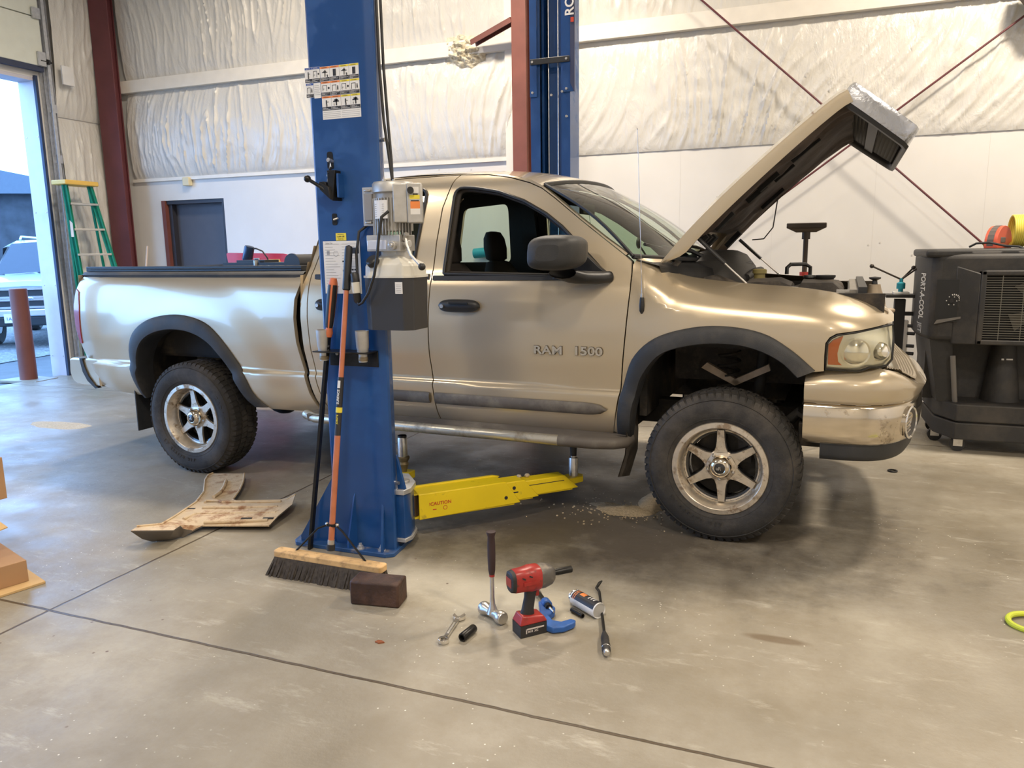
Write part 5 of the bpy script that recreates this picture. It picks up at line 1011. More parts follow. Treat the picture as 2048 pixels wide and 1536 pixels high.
# yellow swing arm
ya = thing('lift_beam', 'yellow telescoping lift arm reaching right from the blue post under the truck', 'lift arm', (-1.80, 3.44, .2))
A = Vector((-1.905, 3.495, 0)); B = Vector((-1.215, 4.185, 0)); dd = (B-A).normalized(); MA = T(A.x, A.y, 0) @ rotm(rz=atan2(dd.y, dd.x))
def beam(name, x0, x1, z0, z1, hw, slope, mat=yellow, t=.008):
    m = MB(mat, MA)
    # U shaped box with slanted end
    for s_ in (-1, 1): m.hexa([(x0, s_*hw-t/2, z0), (x1+slope, s_*hw-t/2, z0+.01), (x1, s_*hw-t/2, z1), (x0, s_*hw-t/2, z1)], [(x0, s_*hw+t/2, z0), (x1+slope, s_*hw+t/2, z0+.01), (x1, s_*hw+t/2, z1), (x0, s_*hw+t/2, z1)])
    m.b2(x0, x1, -hw, hw, z1-t, z1); m.b2(x0, x1+slope*.6, -hw, hw, z0, z0+t); return m.build(name, ya, True, bev=.004)
o1 = beam('outer_beam', .0, .50, .105, .245, .062, .09); o2 = beam('middle_beam', .38, .62, .120, .236, .050, .09); o3 = beam('inner_beam', .45, .88, .132, .226, .040, .09)
m = MB(yellow, MA); m.prism([(.0, .225), (.02, .252), (.48, .250), (.52, .240), (.46, .232)], .062, .085, 'y'); m.b2(-.05, .02, -.045, .055, .105, .115); m.b2(-.05, .02, -.045, .055, .235, .243); m.use(pm('rusty_pivot', (.16, .10, .05), .6, .3)); m.cyl((-.01, 0, .115), (-.01, 0, .235), .030, n=20); m.build('arm_root', ya, True, bev=.003)
m = MB(yellow, MA); m.prism([(.82, -.03), (.95, -.04), (1.01, -.025), (1.03, .01), (1.01, .04), (.95, .055), (.82, .03)], .165, .20, 'z'); m.build('pad_plate', ya, True, bev=.003)
m = MB(pm('warning_red', (.55, .05, .02), .5), MA); Mt = lambda x, z: MA @ xz(x, -.0675, z); 
m.M = Matrix.Identity(4); m.text('!CAUTION', .026, Mt(.055, .176), .0002, bold=.0004); m.M = MA; m.ring([(.009, 0), (.0105, .0004), (.012, 0)], (.145, -.0665, .155), (0, -1, 0), 20); m.b2(.075, .095, -.0672, -.066, .150, .155); m.use(ink); m.b2(.60, .665, -.0672, -.055, .172, .178) if 0 else m.b2(.53, .58, -.0552, -.054, .170, .177); m.build('arm_lettering', ya, True)
m = MB(ink, MA); m.cyl((.50, -.066, .155), (.50, -.068, .155), .010, n=14); m.cyl((.555, -.054, .200), (.555, -.0562, .200), .010, n=14); m.b2(.60, .875, -.0445, -.043, .196, .200); m.build('arm_pin', ya, True)
m = MB(steel, MA); m.lathe([(.027, .19), (.027, .305), (.025, .31), (.017, .312), (.017, .325)], (.965, .01, 0), n=28); m.use(black); m.lathe([(.018, .32), (.021, .37), (.021, .385), (.001, .385)], (.965, .01, 0), n=24); m.build('lift_pad', ya, True, ang=40)
m = MB(sand, MA); m.ball((.62, .02, .240), (.012, .02, .010), 8, 6); m.ball((.67, .02, .238), (.016, .014, .012), 8, 6); m.build('dirt_clump', ya, True)
# second arm pad standing behind the post
sa = thing('lift_beam', 'lift arm pad tower of brown and steel under the step beside the blue post', 'lift arm', (-1.93, 4.05, 0))
SA = T(-2.31, 4.10, 0)
m = MB(pm('dull_brass', (.22, .17, .09), .5, .5), SA); m.lathe([(.022, .10), (.022, .16), (.036, .20), (.030, .215), (.042, .235), (.042, .245), (.03, .25)], n=28); m.build('screw_base', sa, True, ang=40)
m = MB(steel, SA); m.lathe([(.030, .245), (.030, .365), (.028, .37)], n=28); m.use(black); m.lathe([(.028, .365), (.028, .382), (.001, .384)], n=24); m.build('lift_pad', sa, True, ang=40)
m = MB(yellow, SA); m.prism([(-.07, -.06), (.05, -.05), (.05, .06), (-.07, .06)], .10, .15, 'z'); m.b2(-.45, -.05, -.05, .05, .07, .14); m.use(darkm); m.build('arm_end', sa, True, bev=.004)
# far post
fp = thing('lift_post', 'blue vehicle lift post standing behind the truck roof beside the red column', 'lift post', (-2.0, 6.35, 0))
Yf = 6.2
m = MB(blue)
m.prism([(-2.18, Yf), (-2.10, Yf), (-2.10, Yf+.012), (-2.165, Yf+.012), (-2.165, Yf+.24), (-1.86, Yf+.24), (-1.86, Yf+.012), (-1.92, Yf+.012), (-1.92, Yf), (-1.845, Yf), (-1.845, Yf+.255), (-2.18, Yf+.255)], .02, 5.0, 'z'); m.build('column', fp, True)
m = MB(blue); m.b2(-2.06, -1.95, Yf+.10, Yf+.13, .3, 5.0); m.b2(-2.10, -2.08, Yf+.05, Yf+.2, .3, 5.0); m.b2(-1.93, -1.915, Yf+.05, Yf+.2, .3, 5.0); m.build('carriage', fp, True)
m = MB(blue); m.b2(-2.178, -2.12, Yf-.02, Yf, 2.72, 4.9); m.b2(-1.90, -1.80, Yf-.02, Yf, 2.74, 4.9); m.use(pm('lift_navy', (.035, .045, .10), .45)); m.prism([(-1.835, 2.80), (-1.80, 2.73), (-1.80, 4.9), (-1.835, 4.9)], Yf-.03, Yf-.02, 'y'); m.use(paper).text('ROTARY', .10, T(-1.807, Yf-.033, 3.30) @ Matrix.Rotation(pi/2, 4, 'X') @ Matrix.Rotation(pi/2, 4, 'Z'), .001, bold=.002); m.use(MATS['warning_red']); m.box((-1.818, Yf-.032, 3.27), (.025, .002, .035)); m.build('column_cover', fp, True)
m = MB(black); m.box((-2.005, Yf-.03, 2.985), (.33, .012, .045), rotm(ry=radians(0))); m.build('tie_strap', fp, True, bev=.003)
m = MB(steel)
for x, z in ((-2.15, 2.985), (-1.865, 2.985), (-2.15, 2.75), (-1.865, 2.76), (-1.99, 2.72), (-1.90, 2.74), (-1.865, 2.55)): m.cyl((x, Yf-.025, z), (x, Yf-.045, z), .010, n=8)
m.build('bolt', fp, True)
m = MB(steel)
for x in (-2.035, -1.955): m.cyl((x, Yf+.03, .3), (x, Yf+.03, 5.0), .0045, n=6)
m.build('equaliser_cable', fp, True)
m = MB(blued); m.b2(-2.45, -1.6, 5.97, 6.55, 0, .022); m.build('base_plate', fp, True)
# ================================================================ LOOSE THINGS
# push broom
bt_ = Vector((-2.018, 3.155, 1.547)); bb = Vector((-2.079, 2.955, .10)); ax = Vector((.57, .0, 0)); ang_b = radians(-2)
pb = thing('push_broom', 'orange handled push broom leaning on the blue post', 'broom', (-2.03, 2.87, 0))
HC = Vector((-2.03, 2.868, 0)); MBm = T(*HC) @ rotm(rz=radians(-1))
m = MB(wood, MBm); m.prism(rnd([(-.30, -.032), (.30, -.032), (.30, .032), (-.30, .032)], .02), .078, .108, 'z'); m.build('head_block', pb, True, bev=.004)
m = MB(bristle, MBm)
random.seed(3)
for i in range(90):
    for j in range(5):
        x = -.285+.57*i/89; y = -.026+.052*j/4; dx = random.uniform(-.012, .012)+x*.06; dy = (-.030 if j < 2 else (.02 if j > 2 else 0))+random.uniform(-.006, .006)-.015
        m.hexa([(x-.006+dx, y-.006+dy, .0), (x+.006+dx, y-.006+dy, .0), (x+.006+dx, y+.006+dy, .0), (x-.006+dx, y+.006+dy, .0)], [(x-.0045, y-.005, .08), (x+.0045, y-.005, .08), (x+.0045, y+.005, .08), (x-.0045, y+.005, .08)])
m.build('bristles', pb, True, ang=20)
d = bt_-bb
m = MB(orangeh); m.cyl(bb.lerp(bt_, .03), bb.lerp(bt_, .40), .0145, n=16); m.cyl(bb.lerp(bt_, .565), bb.lerp(bt_, .86), .0125, n=16); m.build('handle', pb, True)
m = MB(black); p = bb.lerp(bt_, .85); m.lathe([(.014, 0), (.019, .005), (.0185, .19), (.016, .205), (.001, .212)], p, d, 18); m.build('grip', pb, True)
m = MB(ink); m.cyl(bb.lerp(bt_, .38), bb.lerp(bt_, .57), .0150, n=16); m.use(lye).cyl(bb.lerp(bt_, .455), bb.lerp(bt_, .472), .0155, n=16)
fr = frame(bb.lerp(bt_, .48), d, (0, 1, 0)); 
axd = d.normalized(); xr = axd; yr = Vector((-1, 0, 0)); yr = (yr-axd*yr.dot(axd)).normalized(); zr = xr.cross(yr)
def tf(t): 
    M_ = Matrix.Identity(4); o = bb.lerp(bt_, t)+(zr if zr.y < 0 else -zr)*.0158
    z_ = (zr if zr.y < 0 else -zr); y_ = z_.cross(xr)
    for i in range(3): M_[i][0] = xr[i]; M_[i][1] = y_[i]; M_[i][2] = z_[i]; M_[i][3] = o[i]
    return M_ @ T(0, -.006, 0)
m.use(paper).text('SURFACE', .017, tf(.482), .0002, bold=.0004); m.use(lye).text('JOBSITE', .013, tf(.418), .0002, bold=.0002); m.use(paper); m.M = tf(.535); m.b2(0, .035, -.002, .012, -.001, .0005); m.M = Matrix.Identity(4); m.build('handle_label', pb, True)
m = MB(steel); m.cyl(bb.lerp(bt_, .0), bb.lerp(bt_, .035), .017, n=16); c = bb.lerp(bt_, .085); m.cyl(c-Vector((.028, 0, 0)), c+Vector((.028, 0, 0)), .006, n=8); m.ball(c-Vector((.028, 0, 0)), .010, 10, 6); m.ball(c+Vector((.028, 0, 0)), .010, 10, 6)
m.use(impact); m.box(c, (.045, .03, .012)); m.tube([c-Vector((.02, 0, 0)), c+Vector((-.07, -.02, -.02)), MBm @ Vector((-.20, .01, .10))], .005, 6); m.tube([c+Vector((.02, 0, 0)), c+Vector((.07, -.02, -.02)), MBm @ Vector((.20, .01, .10))], .005, 6); m.use(toolblk).cyl(bb, bb+d*.02, .02, n=14); m.build('brace', pb, True)
# long scraper bar
sp = thing('floor_scraper', 'black steel bar with orange grip leaning on the blue post left of the broom', 'tool', (-2.338, 3.144, 0))
p0 = Vector((-2.338, 3.145, .0)); p1 = Vector((-2.120, 3.17, 1.405)); d = p1-p0
m = MB(impact, frame(p0, d, (0, 1, 0))); L = d.length; m.b2(-.008, .008, -.013, .013, 0, L*.79); m.build('bar', sp, True, bev=.002)
m = MB(orangeg); m.lathe([(.016, 0), (.020, .02), (.016, .04), (.0205, .10), (.023, .20), (.022, .26), (.016, .285), (.001, .288)], p0+d*.785, d, 20); m.use(black)
q = p0+d*.785
for a in (250, 330, 50, 130): 
    fr = frame(q, d, (0, 1, 0)); r = .0195; m.loft([[fr @ Vector((rr*cos(radians(a+o)), rr*sin(radians(a+o)), h)) for o in (-28, -10, 10, 28)] for h, rr in ((.045, .0165), (.06, .0205), (.15, .0240), (.22, .0245), (.25, .0235), (.262, .020))])
m.build('grip', sp, True, ang=60)
# timber block
m = MB(darkwood); m.b2(-.112, .112, -.055, .055, 0, .108); m.build('timber_block', loc=(-1.688, 2.735, 0), rz=radians(8), bev=.009, label='dark oily wooden block lying on the floor in front of the broom', cat='block')
# skid plate
PO = [(-3.704, 3.972, .045), (-3.496, 4.039, .045), (-3.37, 3.876, .045), (-3.281, 3.733, .04), (-3.215, 3.592, .03), (-3.17, 3.576, .03), (-2.933, 3.675, .03), (-2.87, 3.675, .045), (-2.823, 3.687, .075), (-2.757, 3.566, .06), (-2.725, 3.391, .05), (-2.71, 3.295, .03), (-3.064, 3.176, .03), (-3.067, 3.128, .03), (-3.089, 3.105, .012), (-3.085, 3.072, .035), (-3.086, 3.041, .075), (-3.047, 2.953, .085), (-3.246, 2.865, .09), (-3.263, 2.92, .09), (-3.175, 3.000, .085), (-3.283, 3.204, .05), (-3.361, 3.446, .045), (-3.46, 3.621, .045), (-3.639, 3.829, .045), (-3.703, 3.93, .045)]
tri_ = geometry.tessellate_polygon([[Vector((p[0], p[1], 0)) for p in PO]]); NP = len(PO)
sk = thing('skid_plate', 'dusty tan metal skid plate lying on the floor beside the rear wheel', 'metal plate', (-3.2, 3.4, 0))
m = MB(skidm); m.add(PO, tri_); m.use(skidd); m.add([(x, y, z-.007) for x, y, z in PO], tri_); m.loft([PO, [(x, y, z-.007) for x, y, z in PO]], closed=True)
m.use(skidm); m.tube([Vector(p)+Vector((0, 0, .002)) for p in PO[19:]+PO[:1]], .007, 6); m.tube([Vector(p)+Vector((0, 0, .001)) for p in PO[1:5]], .006, 6); m.tube([Vector(p)+Vector((0, 0, .001)) for p in PO[4:9]], .006, 6); m.tube([Vector(p)+Vector((0, 0, 0)) for p in PO[11:13]], .006, 6)
m.use(skidd); BO = [(-3.203, 2.889, .082), (-3.238, 2.941, .030), (-3.202, 3.000, .006), (-3.085, 3.056, .004), (-3.085, 3.101, .010)]; m.loft([BO, [(-3.16, 2.93, .083), (-3.18, 2.97, .06), (-3.15, 3.01, .03), (-3.08, 3.07, .03), (-3.07, 3.11, .02)], [(-3.05, 2.955, .082), (-3.08, 2.99, .075), (-3.085, 3.03, .07), (-3.085, 3.06, .05), (-3.07, 3.10, .03)]])
m.loft([[(-3.246, 2.866, .084), (-3.047, 2.954, .079), (-3.086, 3.041, .069), (-3.085, 3.072, .03)], [(-3.222, 2.91, .03), (-3.11, 2.98, .02), (-3.10, 3.04, .012), (-3.09, 3.08, .008)], [(-3.20, 2.95, .004), (-3.12, 3.01, .003), (-3.10, 3.06, .003), (-3.095, 3.09, .004)]]); m.build('plate', sk, True, ang=40)
def bead(pts, r=.011, h=.045):
    m = MB(skidm); m.tube([(x, y, h+.006) for x, y, z in pts], r, 8); m.build('pressed_rib', sk, True, ang=80)
bead([(-3.199, 3.486, 0), (-2.868, 3.608, 0)]); bead([(-3.237, 3.367, 0), (-2.823, 3.517, 0)]); bead([(-3.207, 3.188, 0), (-3.206, 3.278, 0), (-3.172, 3.295, 0), (-2.777, 3.442, 0)], h=.040); bead([(-3.065, 3.190, 0), (-2.75, 3.335, 0)], h=.036)
bead([(-3.33, 3.561, 0), (-3.354, 3.648, 0), (-3.408, 3.74, 0), (-3.49, 3.855, 0)], h=.042); bead([(-3.295, 3.451, 0), (-3.308, 3.479, 0), (-3.234, 3.504, 0), (-3.204, 3.487, 0)], .008)
m = MB(pm('slot_dark', (.02, .018, .015), .8)); dv = Vector((.34, .125, 0)).normalized()
for x, y in ((-3.306, 3.341), (-2.912, 3.412), (-2.877, 3.313), (-2.792, 3.461), (-2.762, 3.355)): m.box((x, y, .046), (.06, .020, .004), rotm(rz=atan2(dv.y, dv.x)))
m.build('slot', sk, True)
# hammer
hm = thing('sledge_hammer', 'steel hammer with black grip standing upright on its head', 'hammer', (-1.155, 2.745, 0))
m = MB(steel, T(-1.155, 2.745, .028) @ rotm(rz=radians(-30))); m.lathe([(.024, -.072), (.028, -.066), (.028, -.045), (.020, -.024), (.020, .024), (.028, .045), (.028, .066), (.024, .072)], (0, 0, 0), (1, 0, 0), 12); m.lathe([(.026, .0), (.020, .016), (.012, .04), (.0095, .07), (.0085, .20)], (0, 0, .0), n=16); m.build('head', hm, True, ang=35)
m = MB(pm('dark_grip', (.035, .018, .018), .6)); m.lathe([(.011, 0), (.0145, .02), (.0165, .08), (.0165, .13), (.0145, .165), (.019, .178), (.0195, .186), (.001, .188)], (-1.155, 2.745, .195), n=22); m.use(redt); m.cyl((-1.155, 2.745, .188), (-1.155, 2.745, .197), .0115, n=16); m.build('grip', hm, True)
# impact wrench
iw = thing('impact_wrench', 'red and black cordless impact wrench standing on its battery', 'power tool', (-.975, 2.685, 0)); MI = T(-.975, 2.695, 0) @ rotm(rz=radians(46)); ROOTS[iw.name] = MI; iw.matrix_world = MI
m = MB(toolblk); m.b2(-.058, .058, -.038, .038, 0, .050); m.use(pm('tool_print', (.55, .50, .48), .5)); m.b2(-.035, .045, -.0392, -.038, .030, .036); m.b2(-.035, -.03, -.0392, -.038, .015, .036); m.text('M18  XC', .012, xz(-.026, -.0385, .018), .0004, bold=.0003); m.build('battery', iw, bev=.007, seg=3)
m = MB(redt); m.hexa([(-.060, -.040, .050), (.062, -.040, .050), (.062, .040, .050), (-.060, .040, .050)], [(-.045, -.030, .088), (.048, -.034, .074), (.048, .034, .074), (-.045, .030, .088)]); m.build('foot', iw, bev=.006, seg=3)
m = MB(toolblk); rows = []
for z, x, a, b_ in ((.078, -.012, .032, .022), (.10, -.008, .026, .019), (.15, .002, .024, .018), (.185, .008, .028, .020)): rows.append([(x+a*cos(t), b_*sin(t), z) for t in np.linspace(0, 2*pi, 21)[:-1]])
m.loft(rows, closed=True); m.use(redt); m.b2(.026, .040, -.008, .008, .150, .185); m.build('handle', iw, bev=.0, ang=60)
m = MB(redt); zc = .228
def rs(x, a, b_, zz=zc): return [(x, a*(abs(cos(t))**.7)*(1 if cos(t) > 0 else -1), zz+b_*(abs(sin(t))**.7)*(1 if sin(t) > 0 else -1)) for t in np.linspace(0, 2*pi, 25)[:-1]]
m.loft([rs(-.072, .034, .042), rs(-.068, .038, .046), rs(-.02, .040, .048), rs(.0, .043, .052), (rs(.035, .043, .050)), rs(.045, .038, .046)], closed=True); m.use(toolblk); m.loft([rs(-.088, .026, .034), rs(-.084, .034, .042), rs(-.070, .037, .045)], closed=True); m.add(rs(-.088, .026, .034), [tuple(range(24))]); m.use(redt); m.b2(-.0895, -.088, -.022, .022, zc-.018, zc+.018); m.use(toolblk)
for x, z in ((-.04, zc+.03), (-.01, zc+.034)): m.box((x, -.0395, z-.012), (.014, .004, .005), rotm(ry=.5))
m.use(redt); m.box((-.015, -.042, zc-.004), (.055, .006, .014)); m.build('body', iw, ang=45)
m = MB(pm('grey_gearcase', (.14, .13, .12), .45, .5, dirt=(.25, .22, .18), ds=20)); m.loft([rs(.040, .040, .048), rs(.060, .042, .048), rs(.090, .036, .040), rs(.105, .026, .028), rs(.108, .014, .014)], closed=True); m.add(rs(.108, .014, .014), [tuple(range(24))]); m.build('gear_case', iw, ang=45)
m = MB(impact); m.lathe([(.0125, .105), (.0125, .120), (.0140, .125), (.0140, .190), (.0115, .192), (.0115, .17), (.001, .17)], (0, 0, zc), (1, 0, 0), 20); m.build('socket', iw)
# spanner
ws = Vector((-1.262, 2.50, .010)); we = Vector((-1.287, 2.700, .010)); d = we-ws; MS = T(*ws) @ rotm(rz=atan2(d.y, d.x)); L = d.length
wr = thing('wrench', 'small chrome combination wrench lying left of the black socket', 'wrench', M=MS)
def arc(cx, cy, r, a0, a1, n): return [(cx+r*cos(radians(a0+(a1-a0)*k/n)), cy+r*sin(radians(a0+(a1-a0)*k/n))) for k in range(n+1)]
m = MB(chrome); m.prism(arc(L, 0, .026, 200, 325, 10)+[(L+.004, -.010), (L-.008, -.006), (L-.010, .004), (L+.0, .014), (L+.012, .022)]+arc(L, 0, .026, 70, 160, 8), -.006, .008, 'z'); m.prism([(.018, -.007), (L-.02, -.009), (L-.02, .009), (.018, .007)], -.005, .005, 'z'); m.ring([(.011, -.008), (.020, -.008), (.021, -.005), (.021, .009), (.011, .010)], (0, 0, 0), (0, 0, 1), 24); m.use(steel); m.b2(.05, L-.06, -.004, .004, .005, .006); wo_ = m.build('shaft_and_jaws', wr, bev=.0015)
# socket
def sock(loc, rz, L, r, label, name='socket', **kw):
    m = MB(impact); m.lathe([(r*.62, .012), (r*.62, .0), (r*.9, 0), (r, .003), (r, L-.003), (r*.95, L), (r*.5, L), (r*.5, L-.015), (.001, L-.015)], (0, 0, r), (1, 0, 0), 24); m.lathe([(r*.62, .012), (.001, .012)], (0, 0, r), (1, 0, 0), 6)
    return m.build(name, loc=loc, rz=rz, label=label, cat='socket', ang=35, **kw)
sock((-1.197, 2.530, 0), atan2(.085, .012), .088, .0175, 'short black impact socket lying between the wrench and the hammer')
sock((-.805, 2.872, 0), atan2(.050, -.072), .072, .0105, 'thin black socket lying against the spray can')
# spray can
ca = Vector((-.74, 2.893, .034)); cb_ = Vector((-.885, 2.995, .034)); d = (cb_-ca)
cn = thing('spray_can', 'white and black spray can lying on its side', 'spray can', (-.81, 2.94, 0))
m = MB(paper); m.lathe([(.030, .004), (.0325, 0), (.0335, .004), (.0335, .150), (.0325, .158)], ca, d, 36); m.lathe([(.030, .004), (.001, .010)], ca, d, 36)
fr = frame(ca, d, (0, 0, 1)); m.use(ink)
def wrapq(a0, a1, h0, h1, r=.0338, n=8):
    for k in range(n):
        t0 = radians(a0+(a1-a0)*k/n); t1 = radians(a0+(a1-a0)*(k+1)/n); m.add([fr @ Vector((r*cos(t0), r*sin(t0), h0)), fr @ Vector((r*cos(t1), r*sin(t1), h0)), fr @ Vector((r*cos(t1), r*sin(t1), h1)), fr @ Vector((r*cos(t0), r*sin(t0), h1))], [(0, 1, 2, 3)])
wrapq(20, 160, .006, .150, n=12); m.use(lor); wrapq(70, 110, .085, .115, .0341); wrapq(20, 160, .128, .132, .0341); wrapq(20, 160, .138, .142, .0341); m.use(paper); wrapq(80, 130, .03, .036, .0341); wrapq(80, 120, .045, .052, .0341); wrapq(75, 105, .06, .066, .0341)
m.use(inkg)
for k in range(6): wrapq(168+k*11, 172+k*11, .02, .12, .0337, 1)
m.build('can_body', cn, True)
m = MB(chrome); m.lathe([(.0325, .156), (.0335, .162), (.020, .172), (.016, .174)], ca, d, 32); m.build('can_shoulder', cn, True); m = MB(paper); m.lathe([(.015, .172), (.014, .184), (.007, .186), (.007, .196), (.001, .197)], ca, d, 20); m.build('spray_nozzle', cn, True)
# pry bar
p0 = Vector((-.640, 2.612, .018)); p1 = Vector((-.808, 3.15, .012)); d = p1-p0
pr = thing('pry_bar', 'long dark pry bar with a black screwdriver style handle beside the spray can', 'pry bar', (-.66, 2.66, 0))
m = MB(impact); m.tube([p0+d*.24, p0+d*.6, p0+d*.93, p0+d*.98+Vector((-.012, 0, .004)), p0+d*1.02+Vector((0, .01, .014)), p0+d*1.06+Vector((.016, .0, .022))], [.0065, .0062, .006, .0065, .0075, .003], 8); m.build('bar', pr, True)
m = MB(toolblk); m.lathe([(.012, 0), (.0165, .01), (.0175, .05), (.015, .07), (.0165, .085), (.016, .11), (.011, .135), (.008, .15)], p0, d, 16); m.use(steel); m.lathe([(.001, -.018), (.010, -.016), (.013, -.008), (.0125, .002)], p0, d, 16); m.ring([(.0172, .024), (.0182, .026), (.0172, .030)], p0, d, 20); m.build('handle', pr, True)
# blue clamp
bl = thing('ball_joint_tool', 'blue metal C shaped separator tool with a threaded bolt behind the impact wrench', 'tool', (-.93, 2.82, 0))
m = MB(toolblue); m.prism([(-1.010, 2.905), (-.975, 2.925), (-.925, 2.875), (-.915, 2.835), (-.93, 2.80), (-.90, 2.765), (-.865, 2.765), (-.835, 2.800), (-.812, 2.795), (-.812, 2.770), (-.84, 2.725), (-.88, 2.700), (-.925, 2.715), (-.965, 2.785), (-.985, 2.85)], .004, .030, 'z'); m.lathe([(.018, 0), (.020, .005), (.020, .045), (.017, .05)], (-.985, 2.915, .028), (.045, -.065, .008), 20); m.build('frame', bl, True, bev=.006, seg=3)
m = MB(impact); m.cyl((-1.035, 2.985, .024), (-.955, 2.868, .032), .0105, n=14); m.use(steel); m.cyl((-1.055, 3.012, .022), (-1.035, 2.984, .024), .016, n=6); m.cyl((-.955, 2.868, .032), (-.915, 2.822, .034), .008, .004, n=12); m.use(impact); m.cyl((-.966, 2.885, .031), (-.945, 2.855, .032), .015, n=14); m.build('forcing_screw', bl, True)
# cardboard boxes
m = MB(cardb); m.prism([(-3.345, 2.36), (-3.95, 2.57), (-4.1, 2.16), (-3.49, 1.95)], .012, .115, 'z'); m.use(cardl).prism([(-3.27, 2.385), (-3.95, 2.62), (-4.1, 2.12), (-3.42, 1.885)], .0, .012, 'z'); m.build('cardboard_box', loc=(-3.7, 2.25, 0), world=True, label='flat brown cardboard box at the bottom of the pile by the left edge', cat='box', bev=.002)
m = MB(cardb); m.prism([(-3.90, 2.52), (-4.35, 2.62), (-4.45, 2.22), (-4.0, 2.10)], .118, .305, 'z'); m.use(cardl).hexa([(-3.90, 2.50, .298), (-3.50, 2.40, .240), (-3.56, 2.16, .205), (-4.0, 2.12, .298)], [(-3.90, 2.50, .303), (-3.50, 2.40, .245), (-3.56, 2.16, .210), (-4.0, 2.12, .303)]); m.use(paper).hexa([(-3.78, 2.42, .288), (-3.67, 2.40, .272), (-3.70, 2.30, .268), (-3.80, 2.31, .284)], [(-3.78, 2.42, .291), (-3.67, 2.40, .275), (-3.70, 2.30, .271), (-3.80, 2.31, .287)]); m.build('cardboard_box', loc=(-4.1, 2.35, .118), world=True, label='cardboard box with its pale flap sticking out in the middle of the pile', cat='box')
m = MB(cardb); m.prism([(-3.735, 2.58), (-4.2, 2.68), (-4.28, 2.30), (-3.81, 2.22)], .307, .52, 'z'); m.build('cardboard_box', loc=(-4.0, 2.45, .307), world=True, label='brown cardboard box on top of the pile at the left edge', cat='box', bev=.002)
# garden hose loop
m = MB(hosem); m.tube([(1.0+.185*cos(a), 3.395+.10*sin(a), .012+.004*sin(3*a)) for a in np.linspace(0, 2*pi, 41)[:-1]], .0115, 10, closed=True); m.tube([(1.02+.21*cos(a), 3.39+.13*sin(a), .012) for a in np.linspace(-2.0, 2.0, 24)], .0115, 10); m.build('air_hose', loc=(1.0, 3.395, 0), world=True, label='yellow green hose loop on the floor at the right edge', cat='hose')
m = MB(black); m.ring([(.022, 0), (.030, 0), (.032, .006), (.030, .010), (.022, .010)], n=24); m.build('rubber_ring', loc=(.59, 5.57, 0), label='small black rubber ring on the floor under the front bumper', cat='ring')
for x, y, r, lb in ((-1.66, 2.62, .012, ''), ): pass
m = MB(pm('rust_flake', (.25, .08, .03), .9)); m.prism([(-.018, -.006), (.002, -.012), (.02, .002), (.004, .010), (-.012, .008)], 0, .005, 'z'); m.build('rust_flake', loc=(-1.50, 2.42, 0), label='small rust coloured flake on the floor left of the chrome wrench', cat='flake')
# absorbent grit
m = MB(sand); random.seed(11)
def mound(cx, cy, rx, ry, h, n=26):
    vs = [(cx, cy, h)]; fs = []
    for k in range(1, 7):
        for i in range(n):
            a = 2*pi*i/n; r = k/6*(1+.22*noise.noise((cos(a)*2+cx, sin(a)*2+cy, k*.2))); vs.append((cx+rx*r*cos(a), cy+ry*r*sin(a), max(.0015, h*(1-(k/6)**1.3)+.006*noise.noise((cx+r*cos(a)*9, r*sin(a)*9, 1)))*(0.02 if k == 6 else 1)))
    for i in range(n): fs.append((0, 1+i, 1+(i+1) % n))
    for k in range(5):
        for i in range(n): j = (i+1) % n; fs.append((1+k*n+i, 1+(k+1)*n+i, 1+(k+1)*n+j, 1+k*n+j))
    m.add(vs, fs)
mound(-.93, 4.24, .17, .10, .020); mound(-.80, 4.45, .09, .22, .026); mound(-1.06, 4.30, .10, .05, .008)
for k in range(200):
    a = random.uniform(0, 2*pi); r = random.gauss(0, .22); s_ = random.uniform(.002, .006); m.box((-.95+r*cos(a)*1.3, 4.18+r*sin(a)*.7, s_*.5), (s_*1.6, s_*1.2, s_), rotm(rz=a))
m.build('grit_pile', label='pile of pale grit and dirt on the floor behind the front wheel', cat='dirt', kind='stuff')
m = MB(sand); mound(-6.28, 4.90, .34, .13, .004, 34); m.build('powder_spill', label='thin patch of pale powder on the floor left of the rear wheel', cat='powder', kind='stuff')
# step ladder
ld = thing('step_ladder', 'green fibreglass step ladder with a yellow top by the left wall', 'ladder', (-8.2, 7.22, 0))
LT = [Vector((-8.40, 7.00, 2.36)), Vector((-8.40, 7.35, 2.36))]; LB = [Vector((-8.60, 7.36, 0)), Vector((-8.02, 7.60, 0))]
LB[0] = Vector((-8.62, 7.36, 0))
wv = (LT[1]-LT[0]).normalized()
for i in (0, 1):
    a, b = LB[i], LT[i]; d = (b-a).normalized(); w_ = (LB[1]-LB[0]); w_ = (w_-d*w_.dot(d)).normalized(); n_ = d.cross(w_); L = (b-a).length
    fr = Matrix.Identity(4)
    for q in range(3): fr[q][0] = w_[q]; fr[q][1] = n_[q]; fr[q][2] = d[q]; fr[q][3] = a[q]
    m = MB(green, fr); m.b2(-.014, .014, -.035, .035, 0, L); m.b2(-.030, .030, -.035, -.030, 0, L); m.build('rail', ld, True)
for i, off in ((0, Vector((-.12, .35, 0))), (1, Vector((-.22, .35, 0)))):
    m = MB(green); m.cyl(LT[i]+Vector((-.06, .03, -.05)), Vector((-8.72, 7.30+.55*i, 0)), .018, n=6); m.build('rear_leg', ld, True)
for k in range(1, 8):
    z = .305*k; a = LB[0].lerp(LT[0], z/2.36); b = LB[1].lerp(LT[1], z/2.36); d = (b-a); fr = T(*a) @ rotm(rz=atan2(d.y, d.x)); m = MB(alum, fr); m.b2(0, d.length, -.05, .04, -.012, .014); m.build('step', ld, True, bev=.003)
